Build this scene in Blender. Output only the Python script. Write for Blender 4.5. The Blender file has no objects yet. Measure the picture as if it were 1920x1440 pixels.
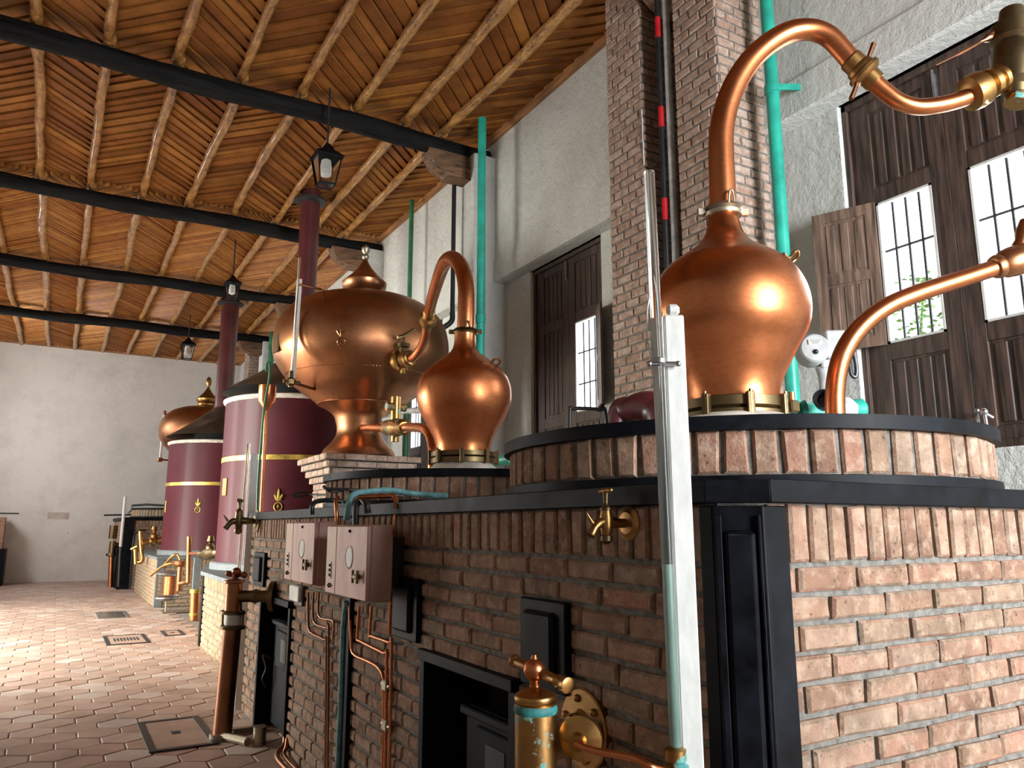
import bpy, math, random
from mathutils import Vector as V, Matrix
random.seed(7)
C = bpy.context.scene.collection
PI = math.pi
EYE = 1.5
# ---------------------------------------------------------------- camera frame (image 1920 x 1440)
F = 1442.0; HZ = 268.0
yx = V((-855, -HZ, F)).normalized(); zx = V((0, F, HZ)).normalized(); xx = yx.cross(zx).normalized()
if xx.x < 0: xx = -xx
def ray(px, py):
    r = V((px-960, 720-py, F)); return V((r.dot(xx), r.dot(yx), r.dot(zx)))
def at(px, py, X=None, Y=None, z=None):
    d = ray(px, py)
    s = X/d.x if X is not None else Y/d.y if Y is not None else (z-EYE)/d.z
    d = d*s; return V((d.x, d.y, d.z+EYE))
FH = (0.5036, 0.8639)
def PV(px, py, dh):
    d = ray(px, py); s = dh/(d.x*FH[0]+d.y*FH[1]); d = d*s
    return V((d.x, d.y, d.z+EYE))
def dist_h(x, y): return x*FH[0]+y*FH[1]
def az(px, py):
    r = ray(px, py); return math.atan2(r.x, r.y)
def profile(cx, cy, rows):
    """rows (left px, right px, y px) -> (radius, height) about the axis"""
    out = []; d = math.hypot(cx, cy); dh = dist_h(cx, cy)
    for l, r, y in rows:
        h = abs(az(r, y)-az(l, y))/2
        out.append((d*math.sin(h), PV((l+r)/2, y, dh).z))
    return out
# ---------------------------------------------------------------- mesh building
class MB:
    def __init__(s): s.v = []; s.f = []; s.mi = []
    def add(s, vs, fs, mi=0):
        b = len(s.v); s.v += [V(p) for p in vs]; s.f += [tuple(i+b for i in f) for f in fs]; s.mi += [mi]*len(fs)
        return s
    def box(s, x0, x1, y0, y1, z0, z1, mi=0):
        vs = [(x, y, z) for x in (x0, x1) for y in (y0, y1) for z in (z0, z1)]
        return s.add(vs, [(0,1,3,2),(4,6,7,5),(0,4,5,1),(2,3,7,6),(0,2,6,4),(1,5,7,3)], mi)
    def obox(s, c, sx, sy, sz, rot=None, cham=0.0, mi=0):
        """box about centre c, full sizes, optional rotation matrix, chamfered edges"""
        c = V(c); R = rot.to_3x3() if rot else Matrix.Identity(3)
        hx, hy, hz = sx/2, sy/2, sz/2
        if cham <= 0:
            vs = [c+R@V((x, y, z)) for x in (-hx, hx) for y in (-hy, hy) for z in (-hz, hz)]
            return s.add(vs, [(0,1,3,2),(4,6,7,5),(0,4,5,1),(2,3,7,6),(0,2,6,4),(1,5,7,3)], mi)
        k = min(cham, hx*.9, hy*.9, hz*.9); vs = []; idx = {}
        for a in (-1, 1):
            for b in (-1, 1):
                for d in (-1, 1):
                    for ax in range(3):
                        p = [a*hx, b*hy, d*hz]
                        for q in range(3):
                            if q != ax: p[q] -= (a, b, d)[q]*k
                        idx[(a, b, d, ax)] = len(vs); vs.append(c+R@V(p))
        fs = []
        for ax in range(3):
            o = [q for q in range(3) if q != ax]
            for sg in (-1, 1):
                q = []
                for m, n in ((-1,-1),(1,-1),(1,1),(-1,1)):
                    k3 = [0,0,0]; k3[ax] = sg; k3[o[0]] = m; k3[o[1]] = n; q.append(idx[(*k3, ax)])
                fs.append(tuple(q))
        for ax in range(3):
            o = [q for q in range(3) if q != ax]
            for m in (-1, 1):
                for n in (-1, 1):
                    q = []
                    for sg, who in ((-1,o[0]),(1,o[0]),(1,o[1]),(-1,o[1])):
                        k3 = [0,0,0]; k3[ax] = sg; k3[o[0]] = m; k3[o[1]] = n; q.append(idx[(*k3, who)])
                    fs.append(tuple(q))
        for a in (-1, 1):
            for b in (-1, 1):
                for d in (-1, 1): fs.append(tuple(idx[(a, b, d, ax)] for ax in range(3)))
        return s.add(vs, fs, mi)
    def lathe(s, cx, cy, prof, seg=48, mi=0, capb=True, capt=True, axis=None, org=None):
        """profile (r, z) turned about vertical (or about axis through org)"""
        n = len(prof); vs = []
        if axis is not None:
            a = V(axis).normalized(); u = a.orthogonal().normalized(); w = a.cross(u); o = V(org)
        for r, z in prof:
            for k in range(seg):
                t = 2*PI*k/seg
                if axis is None: vs.append((cx+r*math.cos(t), cy+r*math.sin(t), z))
                else: vs.append(o+a*z+u*(r*math.cos(t))+w*(r*math.sin(t)))
        fs = []
        for i in range(n-1):
            for k in range(seg):
                k2 = (k+1) % seg; fs.append((i*seg+k, i*seg+k2, (i+1)*seg+k2, (i+1)*seg+k))
        if capb: fs.append(tuple(range(seg-1, -1, -1)))
        if capt: fs.append(tuple((n-1)*seg+k for k in range(seg)))
        return s.add(vs, fs, mi)
    def cyl(s, a, b, r, seg=16, mi=0, r2=None):
        a = V(a); b = V(b); return s.lathe(0, 0, [(r, 0), (r if r2 is None else r2, (b-a).length)], seg, mi, axis=b-a, org=a)
    def rings(s, a, b, prof, seg=24, mi=0):
        """profile (radius, fraction of a->b)"""
        a = V(a); b = V(b); L = (b-a).length
        return s.lathe(0, 0, [(r, t*L) for r, t in prof], seg, mi, axis=b-a, org=a)
    def ball(s, c, r, seg=16, mi=0, sz=1.0):
        n = 10; return s.lathe(c[0], c[1], [(max(1e-4, r*math.sin(PI*i/n)), c[2]-sz*r*math.cos(PI*i/n)) for i in range(n+1)], seg, mi)
    def tube(s, pts, r, seg=12, mi=0, cap=True, close=False):
        pts = [V(p) for p in pts]; n = len(pts); rr = r if isinstance(r, (list, tuple)) else [r]*n
        T = []
        for i in range(n):
            a = pts[max(0, i-1)]; b = pts[min(n-1, i+1)]; T.append((b-a).normalized())
        u = T[0].orthogonal().normalized(); vs = []
        for i in range(n):
            u = (u-T[i]*u.dot(T[i])).normalized(); w = T[i].cross(u)
            for k in range(seg):
                t = 2*PI*k/seg; vs.append(pts[i]+u*(rr[i]*math.cos(t))+w*(rr[i]*math.sin(t)))
        fs = []
        for i in range(n-1):
            for k in range(seg):
                k2 = (k+1) % seg; fs.append((i*seg+k, i*seg+k2, (i+1)*seg+k2, (i+1)*seg+k))
        if cap: fs += [tuple(range(seg-1, -1, -1)), tuple((n-1)*seg+k for k in range(seg))]
        return s.add(vs, fs, mi)
    def prism(s, poly, z0, z1, mi=0):
        n = len(poly); vs = [(x, y, z0) for x, y in poly]+[(x, y, z1) for x, y in poly]
        fs = [(i, (i+1) % n, n+(i+1) % n, n+i) for i in range(n)]+[tuple(range(n-1, -1, -1)), tuple(range(n, 2*n))]
        return s.add(vs, fs, mi)
def smooth_path(pts, k=6, rad=None):
    pts = [V(p) for p in pts]; out = []; ro = []; n = len(pts)
    for i in range(n-1):
        p0 = pts[max(0, i-1)]; p1 = pts[i]; p2 = pts[i+1]; p3 = pts[min(n-1, i+2)]
        for j in range(k):
            t = j/k
            out.append(0.5*((2*p1)+(p2-p0)*t+(2*p0-5*p1+4*p2-p3)*t*t+(3*p1-p0-3*p2+p3)*t**3))
            if rad: ro.append(rad[i]*(1-t)+rad[i+1]*t)
    out.append(pts[-1])
    if rad: ro.append(rad[-1]); return out, ro
    return out
WL = {}
def obj(name, mb, mat, parent=None, ang=35, bevel=0.0):
    me = bpy.data.meshes.new(name)
    if parent is None:
        xs = [p.x for p in mb.v]; ys = [p.y for p in mb.v]; zs = [p.z for p in mb.v]
        L = V(((min(xs)+max(xs))/2, (min(ys)+max(ys))/2, min(zs)))
        rel = L
    else:
        L = WL[parent.name]; rel = V((0, 0, 0))
    me.from_pydata([tuple(p-L) for p in mb.v], [], mb.f)
    mats = mat if isinstance(mat, (list, tuple)) else [mat]
    for m in mats: me.materials.append(m)
    if len(mats) > 1: me.polygons.foreach_set('material_index', mb.mi)
    me.update(); 
    if ang:
        me.shade_smooth(); me.set_sharp_from_angle(angle=math.radians(ang))
    o = bpy.data.objects.new(name, me); C.objects.link(o); WL[o.name] = L
    o.location = rel
    if parent is not None: o.parent = parent
    if bevel > 0:
        b = o.modifiers.new('bevel', 'BEVEL'); b.width = bevel; b.segments = 2; b.limit_method = 'ANGLE'; b.angle_limit = math.radians(40)
    return o
def thing(name, label, cat, loc, group=None):
    o = bpy.data.objects.new(name, None); C.objects.link(o); o.location = loc; o.empty_display_size = .1
    WL[o.name] = V(loc); o['label'] = label; o['category'] = cat
    if group: o['group'] = group
    return o
def tag(o, label, cat, group=None, kind=None):
    o['label'] = label; o['category'] = cat
    if group: o['group'] = group
    if kind: o['kind'] = kind
    return o
def struct(name, mb, mat, parent=None, **k):
    o = obj(name, mb, mat, parent, **k)
    if parent is None: o['kind'] = 'structure'
    return o
# ---------------------------------------------------------------- materials
def nodes(name):
    m = bpy.data.materials.new(name); m.use_nodes = True; nt = m.node_tree; nt.nodes.clear()
    out = nt.nodes.new('ShaderNodeOutputMaterial'); b = nt.nodes.new('ShaderNodeBsdfPrincipled')
    nt.links.new(b.outputs[0], out.inputs[0]); return m, nt, b
def N(nt, t, **k):
    n = nt.nodes.new(t)
    for a, v in k.items(): setattr(n, a, v)
    return n
def ramp(nt, stops):
    r = nt.nodes.new('ShaderNodeValToRGB'); e = r.color_ramp.elements
    while len(e) < len(stops): e.new(0.5)
    for i, (p, c) in enumerate(stops): e[i].position = p; e[i].color = (*c, 1)
    return r
def noise(nt, scale, detail=5, rough=.6, vec=None, sc=(1,1,1), coord='Object'):
    tc = nt.nodes.new('ShaderNodeTexCoord'); mp = nt.nodes.new('ShaderNodeMapping'); mp.inputs['Scale'].default_value = sc
    nt.links.new(tc.outputs[coord], mp.inputs[0])
    n = nt.nodes.new('ShaderNodeTexNoise'); n.inputs['Scale'].default_value = scale; n.inputs['Detail'].default_value = detail
    n.inputs['Roughness'].default_value = rough; nt.links.new(mp.outputs[0], n.inputs['Vector']); return n
def bump(nt, b, src, dist=.01, st=.6):
    bp = nt.nodes.new('ShaderNodeBump'); bp.inputs['Distance'].default_value = dist; bp.inputs['Strength'].default_value = st
    nt.links.new(src, bp.inputs['Height']); nt.links.new(bp.outputs[0], b.inputs['Normal'])
def mixc(nt, fac, a, b, mode='MIX'):
    m = nt.nodes.new('ShaderNodeMix'); m.data_type = 'RGBA'; m.blend_type = mode
    for s, v in ((0, fac), (6, a), (7, b)):
        if hasattr(v, 'links') or isinstance(v, bpy.types.NodeSocket): nt.links.new(v, m.inputs[s])
        else: m.inputs[s].default_value = v if s == 0 else (*v, 1)
    return m.outputs[2]
def plain(name, col, rough=.5, metal=0, nz=0.12, sc=6, bmp=0.0, coat=0, stretch=(1,1,1), rv=.1, coord='Object'):
    m, nt, b = nodes(name)
    n = noise(nt, sc, sc=stretch, coord=coord)
    r = ramp(nt, [(.3, tuple(c*(1-nz*2) for c in col)), (.7, tuple(min(1, c*(1+nz)) for c in col))])
    nt.links.new(n.outputs[0], r.inputs[0]); nt.links.new(r.outputs[0], b.inputs['Base Color'])
    mr = N(nt, 'ShaderNodeMapRange'); mr.inputs[3].default_value = max(0.02, rough-rv); mr.inputs[4].default_value = min(1, rough+rv)
    nt.links.new(n.outputs[0], mr.inputs[0]); nt.links.new(mr.outputs[0], b.inputs['Roughness'])
    b.inputs['Metallic'].default_value = metal; b.inputs['Coat Weight'].default_value = coat; b.inputs['Coat Roughness'].default_value = .15
    if bmp > 0: bump(nt, b, n.outputs[0], bmp, .8)
    return m
def island(name, stops, rough=.85, nsc=14, namp=.5, bmp=.004, stretch=(1,1,1), spec=.3, bsc=60, blotch=None):
    """per-piece colour (each brick, tile, plank its own) with grain"""
    m, nt, b = nodes(name)
    g = N(nt, 'ShaderNodeNewGeometry'); r = ramp(nt, stops); nt.links.new(g.outputs['Random Per Island'], r.inputs[0])
    n = noise(nt, nsc, 6, .65, sc=stretch); rr = ramp(nt, [(.3, (1-namp,)*3), (.72, (1.0,)*3)])
    nt.links.new(n.outputs[0], rr.inputs[0])
    c = mixc(nt, 1.0, r.outputs[0], rr.outputs[0], 'MULTIPLY')
    if blotch:
        nb = noise(nt, 21, 7, .7); rb = ramp(nt, [(.48, (0,)*3), (.68, (.75,)*3)]); nt.links.new(nb.outputs[0], rb.inputs[0]); c = mixc(nt, rb.outputs[0], c, blotch)
        nd = noise(nt, 47, 5, .7); rd = ramp(nt, [(.30, (.35,)*3), (.42, (1,)*3)]); nt.links.new(nd.outputs[0], rd.inputs[0]); c = mixc(nt, 1.0, c, rd.outputs[0], 'MULTIPLY')
    nt.links.new(c, b.inputs['Base Color'])
    b.inputs['Roughness'].default_value = rough; b.inputs['Specular IOR Level'].default_value = spec
    n2 = noise(nt, bsc, 6, .7, sc=stretch); bump(nt, b, n2.outputs[0], bmp, .8)
    return m
def copper(name, c1, c2, rough=.28, dirt=.35):
    m, nt, b = nodes(name)
    n = noise(nt, 2.2, 3, .5); r = ramp(nt, [(.30, c2), (.66, c1)]); nt.links.new(n.outputs[0], r.inputs[0])
    n2 = noise(nt, 34, 4, .6, sc=(1, 1, 2.2)); r2 = ramp(nt, [(.3, (1-dirt*.5,)*3), (.6, (1,)*3)]); nt.links.new(n2.outputs[0], r2.inputs[0])
    nt.links.new(mixc(nt, 1.0, r.outputs[0], r2.outputs[0], 'MULTIPLY'), b.inputs['Base Color'])
    b.inputs['Metallic'].default_value = 1
    mr = N(nt, 'ShaderNodeMapRange'); mr.inputs[1].default_value = .3; mr.inputs[2].default_value = .7
    mr.inputs[3].default_value = rough+.14; mr.inputs[4].default_value = rough-.05
    nt.links.new(n.outputs[0], mr.inputs[0]); nt.links.new(mr.outputs[0], b.inputs['Roughness'])
    return m
M = {}
M['copper'] = copper('polished_copper', (.72, .27, .11), (.50, .165, .065), .27)
M['copper_dull'] = copper('aged_copper', (.52, .235, .11), (.27, .115, .055), .33)
M['copper_dark'] = copper('dark_copper', (.42, .18, .09), (.20, .085, .045), .3)
M['brass'] = copper('brass', (.56, .32, .11), (.26, .14, .05), .3)
M['brass_dark'] = copper('tarnished_brass', (.24, .17, .085), (.09, .065, .035), .38)
M['bronze_pale'] = copper('pale_bronze_clamp', (.50, .44, .34), (.30, .25, .18), .42)
def patina():
    m, nt, b = nodes('verdigris_brass')
    n = noise(nt, 9, 8, .7); r = ramp(nt, [(.33, (.03, .24, .26)), (.41, (.12, .38, .36)), (.44, (.36, .20, .07)), (.75, (.56, .32, .11))])
    nt.links.new(n.outputs[0], r.inputs[0]); nt.links.new(r.outputs[0], b.inputs['Base Color'])
    mr = ramp(nt, [(.41, (0,)*3), (.45, (1,)*3)]); nt.links.new(n.outputs[0], mr.inputs[0]); nt.links.new(mr.outputs[0], b.inputs['Metallic'])
    b.inputs['Roughness'].default_value = .35; bump(nt, b, n.outputs[0], .002, .5); return m
M['patina'] = patina(); M['verdigris'] = plain('verdigris', (.03, .20, .20), .6, nz=.4, sc=30, bmp=.002)
BR = [(0, (.30, .165, .11)), (.2, (.40, .235, .155)), (.4, (.36, .25, .17)), (.6, (.46, .23, .155)), (.8, (.37, .27, .195)), (1, (.50, .30, .21))]
M['brick'] = island('clay_brick', BR, .88, 9, .5, .009, blotch=(.50, .37, .27), bsc=45)
M['brick_pale'] = island('pale_yellow_brick', [(0, (.33, .22, .13)), (.5, (.40, .28, .17)), (1, (.42, .28, .18))], .9, 9, .4, .006, blotch=(.40, .31, .21))
M['brick_pillar'] = island('thin_wall_brick', [(0, (.40, .25, .18)), (.3, (.50, .35, .27)), (.6, (.46, .29, .21)), (1, (.58, .45, .37))], .9, 12, .45, .006, blotch=(.58, .48, .40))
M['mortar'] = plain('mortar', (.20, .188, .168), .95, nz=.3, sc=30, bmp=.006)
M['concrete'] = plain('pale_concrete', (.62, .57, .50), .9, nz=.2, sc=8, bmp=.004)
M['greyslab'] = plain('grey_blue_painted_slab', (.14, .16, .17), .6, nz=.15, sc=8, bmp=.002)
M['black'] = plain('black_enamel', (.005, .006, .009), .5, nz=.5, sc=9, bmp=.001, rv=.14)
M['black'].node_tree.nodes['Principled BSDF'].inputs['Specular IOR Level'].default_value = .12
M['soot_shade_black'] = plain('soot_shade_black', (.006, .006, .006), .9)  # black for firebox soot, also painted shade in the hood gap and floor slots
M['iron'] = plain('dark_iron', (.05, .05, .052), .5, metal=.6, sc=12)
M['steel'] = plain('dull_steel', (.45, .46, .46), .35, metal=1, sc=20)
def plaster(name, col, warm=(.55, .47, .38), st=1.0):
    m, nt, b = nodes(name)
    n = noise(nt, 1.1, 8, .7); r = ramp(nt, [(.28, tuple(c*.80 for c in col)), (.55, col)]); nt.links.new(n.outputs[0], r.inputs[0])
    n2 = noise(nt, 5.5, 9, .75); r2 = ramp(nt, [(.30, (.30, .27, .22)), (.35, (1, 1, 1))]); nt.links.new(n2.outputs[0], r2.inputs[0])
    c = mixc(nt, .8, r.outputs[0], r2.outputs[0], 'MULTIPLY'); nt.links.new(c, b.inputs['Base Color'])
    b.inputs['Roughness'].default_value = .92; b.inputs['Specular IOR Level'].default_value = .2
    n3 = noise(nt, 11, 7, .7); bump(nt, b, n3.outputs[0], .05*st, .9); return m
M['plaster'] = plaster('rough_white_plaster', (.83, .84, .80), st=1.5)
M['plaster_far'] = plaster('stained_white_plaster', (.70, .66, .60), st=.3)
M['wood_dark'] = plain('dark_brown_wood', (.075, .045, .034), .6, nz=.45, sc=5, bmp=.003, stretch=(6, 6, .5))
M['wood_shutter'] = plain('brown_shutter_wood', (.16, .10, .07), .6, nz=.4, sc=5, bmp=.003, stretch=(6, 6, .5))
M['beam'] = plain('blackened_log', (.009, .009, .009), .7, nz=.6, sc=4, bmp=.03, stretch=(.4, 4, 4))
M['beam'].node_tree.nodes['Principled BSDF'].inputs['Specular IOR Level'].default_value = .15
M['corbel'] = plain('brown_corbel_wood', (.17, .085, .04), .7, nz=.5, sc=5, bmp=.004, stretch=(.6, 5, 5))
M['deck'] = plain('gap_shade_roof_deck', (.03, .013, .006), .9)  # coloured dark so gaps between planks and canes read as shaded
M['trim'] = plain('orange_wood_trim', (.38, .17, .06), .6, nz=.35, sc=4, bmp=.002, stretch=(5, .5, 5))
M['burg'] = plain('burgundy_paint', (.070, .010, .017), .50, nz=.12, sc=2, rv=.06, coat=.06)
M['burg'].node_tree.nodes['Principled BSDF'].inputs['Specular IOR Level'].default_value = .2
M['burg_pipe'] = plain('burgundy_pipe_paint', (.085, .016, .018), .38, nz=.15, sc=2, coat=.2)
M['goldband'] = plain('yellow_gold_band', (.62, .46, .10), .35, metal=.7, nz=.25, sc=9)
M['hood'] = plain('brown_sheet_metal', (.10, .075, .055), .45, metal=.5, nz=.4, sc=3)
M['teal'] = plain('teal_green_paint', (.02, .36, .27), .42, nz=.18, sc=5, bmp=.001, coat=.1)
M['green'] = plain('dark_green_paint', (.03, .17, .08), .45, nz=.2, sc=5)
M['bluepipe'] = plain('faded_blue_paint', (.14, .34, .37), .5, nz=.3, sc=14)
M['white'] = plain('weathered_white_paint', (.63, .63, .60), .6, nz=.09, sc=14, bmp=.001, stretch=(2, 2, .6))
M['grey'] = plain('grey_cast_metal', (.42, .43, .43), .5, nz=.15, sc=8)
M['blackplastic'] = plain('black_plastic', (.012, .013, .015), .4)
M['greypipe'] = plain('grey_plaster_pipe', (.48, .50, .50), .8, nz=.2, sc=8, bmp=.003)
M['redpaint'] = plain('red_paint', (.45, .012, .02), .35)
M['skylamp'] = None
def boxcopper():
    m, nt, b = nodes('pinkish_copper_sheet')
    n = noise(nt, 2.5, 6, .7, sc=(2, 2, .7)); r = ramp(nt, [(.3, (.33, .18, .165)), (.5, (.43, .27, .22)), (.7, (.50, .36, .25))])
    nt.links.new(n.outputs[0], r.inputs[0]); nt.links.new(r.outputs[0], b.inputs['Base Color'])
    b.inputs['Metallic'].default_value = .25; b.inputs['Roughness'].default_value = .5; return m
M['boxcopper'] = boxcopper()
def glassmat(name, col=(1, 1, 1), rough=.05, ior=1.3):
    m, nt, b = nodes(name); b.inputs['Base Color'].default_value = (*col, 1); b.inputs['Roughness'].default_value = rough
    b.inputs['Transmission Weight'].default_value = 1; b.inputs['IOR'].default_value = ior; return m
M['tubeglass'] = glassmat('cloudy_acrylic', (.93, .96, .95), .22, 1.25)
M['liquid'] = plain('pale_green_liquid', (.46, .66, .58), .25)
M['lampglass'] = glassmat('lantern_glass', (.9, .92, .88), .12, 1.15)
M['jarglass'] = glassmat('jar_glass', (.97, .97, .97), .03, 1.3)
M['paneglass'] = glassmat('floor_pane_glass', (.7, .82, .86), .15, 1.3)
M['bulb'] = plain('white_bulb', (.8, .8, .76), .4)
M['leaf'] = plain('green_leaves', (.10, .20, .03), .6, nz=.5, sc=20)
M['plank'] = island('ceiling_plank_wood', [(0, (.19, .060, .012)), (.25, (.34, .122, .024)), (.5, (.25, .082, .016)), (.75, (.43, .175, .036)), (1, (.16, .050, .010))], .6, 4, .45, .002, spec=.18, bsc=20)
M['cane'] = island('ceiling_cane', [(0, (.25, .075, .016)), (.3, (.50, .20, .04)), (.6, (.36, .125, .026)), (1, (.62, .29, .07))], .5, 5, .4, .002, spec=.3, bsc=30)
def polemat():
    m, nt, b = nodes('peeled_pole_wood')
    n = noise(nt, 7, 8, .75, sc=(1.6, .6, 1.6)); r = ramp(nt, [(.36, (.05, .02, .008)), (.43, (.32, .135, .03)), (.58, (.52, .26, .065)), (.75, (.68, .43, .16))])
    nt.links.new(n.outputs[0], r.inputs[0]); nt.links.new(r.outputs[0], b.inputs['Base Color'])
    b.inputs['Roughness'].default_value = .36; b.inputs['Coat Weight'].default_value = .55; b.inputs['Coat Roughness'].default_value = .2; n9 = noise(nt, 16, 4, .6, sc=(1.5, .8, 1.5)); bump(nt, b, n9.outputs[0], .05, 1.0); return m
M['pole'] = polemat()
M['tile'] = island('terracotta_hexagon_tile', [(0, (.42, .28, .22)), (.3, (.50, .35, .28)), (.6, (.46, .30, .24)), (.85, (.54, .40, .34)), (1, (.58, .47, .42))], .5, 3, .4, .004, spec=.5, bsc=14)
M['grout'] = plain('floor_grout', (.24, .19, .16), .9, nz=.3, sc=20)
M['paper'] = plain('faded_notice', (.46, .38, .31), .9)
# ---------------------------------------------------------------- brickwork
def quadbrick(mb, O, U, W, Nn, u0, u1, v0, v1, d, mi=0):
    j = .0038
    def P(u, v, w): return O+U*u+W*v+Nn*w
    w = d+random.uniform(-.003, .003); c = .0075
    r = lambda: random.uniform(-j, j)
    a = [(u0+r(), v0+r()), (u1+r(), v0+r()), (u1+r(), v1+r()), (u0+r(), v1+r())]
    um = (u0+u1)/2; vm = (v0+v1)/2
    ins = [(u+(c if u < um else -c), v+(c if v < vm else -c)) for u, v in a]
    vs = [P(u, v, -.02) for u, v in a]+[P(u, v, w-c) for u, v in a]+[P(u, v, w) for u, v in ins]
    fs = [(8,9,10,11)]
    for i in range(4):
        k = (i+1) % 4; fs += [(i, k, 4+k, 4+i), (4+i, 4+k, 8+k, 8+i)]
    mb.add(vs, fs, mi)
def brickface(mb, O, U, Nn, L, rows, bl=.225, gap=.014, d=.012, holes=(), soldier=.0, mi=0, off0=0.0):
    """rows: (v0, v1, kind) kind 'st' stretcher or 'so' soldier; holes (u0,u1,v0,v1)"""
    O = V(O); U = V(U).normalized(); Nn = V(Nn).normalized(); W = V((0, 0, 1))
    for ri, (v0, v1, kind) in enumerate(rows):
        b = bl if kind == 'st' else .066
        u = -(b+gap)*(.5 if ri % 2 else 0)-off0 if kind == 'st' else 0
        if kind == 'st': u -= random.uniform(0, .03)
        while u < L:
            bb = b*random.uniform(.93, 1.06) if kind == 'st' else b*random.uniform(.92, 1.08)
            a0 = max(0, u); a1 = min(L, u+bb); segs = [(a0, a1)]
            for h in holes:
                if v1 > h[2]+.01 and v0 < h[3]-.01:
                    ns = []
                    for s0, s1 in segs:
                        if s1 <= h[0] or s0 >= h[1]: ns.append((s0, s1)); continue
                        if s0 < h[0]: ns.append((s0, h[0]))
                        if s1 > h[1]: ns.append((h[1], s1))
                    segs = ns
            for s0, s1 in segs:
                if s1-s0 > .018: quadbrick(mb, O, U, W, Nn, s0, s1, v0, v1, d, mi)
            u += bb+gap
def courses(z0, z1, pitch, top=None, gap=.014):
    rows = []; z = z1
    if top: rows.append((z1-top, z1-.002, 'so')); z = z1-top-gap
    while z > z0+.02:
        rows.append((max(z0, z-pitch+gap), z, 'st')); z -= pitch
    return rows
def ringbricks(mb, cx, cy, R, z0, z1, a0=0, a1=2*PI, w=.066, gap=.018, d=.012, mi=0):
    n = int(round(R*(a1-a0)/(w+gap)))
    for k in range(n):
        t0 = a0+(a1-a0)*k/n; t1 = t0+(a1-a0)/n*(w/(w+gap)); tm = (t0+t1)/2
        Nn = V((math.cos(tm), math.sin(tm), 0)); U = V((-math.sin(tm), math.cos(tm), 0)); h = R*math.tan((t1-t0)/2)
        quadbrick(mb, V((cx, cy, 0))+Nn*R, U, V((0, 0, 1)), Nn, -h, h, z0, z1, d, mi)
def wall_holes(mb, axis, c0, c1, u0, u1, z0, z1, holes):
    """thick wall with rectangular holes; axis 'x': plane normal X spanning c0..c1 in X, u = Y"""
    us = sorted({u0, u1, *[h[0] for h in holes], *[h[1] for h in holes]}); zs = sorted({z0, z1, *[h[2] for h in holes], *[h[3] for h in holes]})
    us = [u for u in us if u0 <= u <= u1]; zs = [z for z in zs if z0 <= z <= z1]
    for i in range(len(us)-1):
        for k in range(len(zs)-1):
            um = (us[i]+us[i+1])/2; zm = (zs[k]+zs[k+1])/2
            if any(h[0] < um < h[1] and h[2] < zm < h[3] for h in holes): continue
            if axis == 'x': mb.box(c0, c1, us[i], us[i+1], zs[k], zs[k+1])
            else: mb.box(us[i], us[i+1], c0, c1, zs[k], zs[k+1])
# ================================================================= THE ROOM
XW = 4.68; XR = 4.85; XD = 4.92; YF = 25.45; YB = -3.6; XL = -3.3; ZC = 6.74
BEAMS = [0.5, 4.6, 8.68, 12.82, 16.85, 20.95]
# floor: hexagonal tiles, one island each
mb = MB(); s = .165; dx = s*math.sqrt(3); dy = s*1.5; row = 0; y = YB
while y < YF:
    x = XL+(dx/2 if row % 2 else 0)
    while x < XW:
        if not (x > 1.9 and y < 21.3 and y > 1.9):
            tz = random.uniform(-.002, .002); rot = random.uniform(-.02, .02); vs = []
            for rr, zz in ((s-.006, -.012), (s-.006, -.004), (s-.012, .0)):
                for k in range(6):
                    t = PI/6+k*PI/3+rot; vs.append((x+rr*math.cos(t), y+rr*math.sin(t), zz+tz+.003*math.cos(t+row)*.4))
            fs = [(12,13,14,15,16,17)]+[(a*6+k, a*6+(k+1) % 6, a*6+6+(k+1) % 6, a*6+6+k) for a in (0, 1) for k in range(6)]
            mb.add(vs, fs, 0)
        x += dx
    y += dy; row += 1
mb.box(XL-.3, XR+.3, YB-.3, YF+.3, -.25, -.008, 1)
struct('floor', mb, [M['tile'], M['grout']], ang=20)
# far wall, back wall, left wall with doorways, right wall with window holes
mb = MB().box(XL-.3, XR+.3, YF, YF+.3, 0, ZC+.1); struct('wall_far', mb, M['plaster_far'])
mb = MB(); BH = [(2.2, 4.2, .9, 4.2)]
wall_holes(mb, 'y', YB-.3, YB, XL-.3, XR+.3, 0, ZC+.1, BH); struct('wall_back', mb, M['plaster'])
LH = [(9.6, 12.8, 0.0, 3.4), (14.6, 17.4, 0.0, 3.4), (20.5, 22.7, 3.1, 5.1)]
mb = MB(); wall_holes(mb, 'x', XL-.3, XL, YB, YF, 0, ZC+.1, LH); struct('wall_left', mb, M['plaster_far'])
WIN = [(1.93, 3.40), (6.40, 7.86), (10.45, 11.95), (14.2, 15.7), (18.3, 19.8)]
WZ0, WZ1 = 1.97, 4.65
mb = MB()
wall_holes(mb, 'x', XR, XR+.35, YB-.3, YF+.3, 0, 4.66, [(a, b, WZ0, WZ1) for a, b in WIN])
mb.box(XW, XR+.35, YB-.3, YF+.3, 4.65, ZC+.1)
mb.box(XW-.022, XW, YB-.3, YF+.3, 4.651, 4.94)      # lintel band
struct('wall_right', mb, M['plaster'], bevel=.012)
# plaster pilasters below the beams
for i, yb in enumerate(BEAMS[2:]):
    mb = MB().box(4.36, XR+.05, yb-.2, yb+.24, 0, 6.42)
    struct('trim_%d' % (i+1), mb, M['plaster'], bevel=.02)
mb = MB().box(XW-.07, XW+.02, YB, YF, 6.64, 6.74); struct('trim_8', mb, M['trim'], bevel=.006)
mb = MB().box(XL, XW, YF-.07, YF+.02, 6.62, 6.74); struct('trim_9', mb, M['trim'], bevel=.006)
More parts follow.
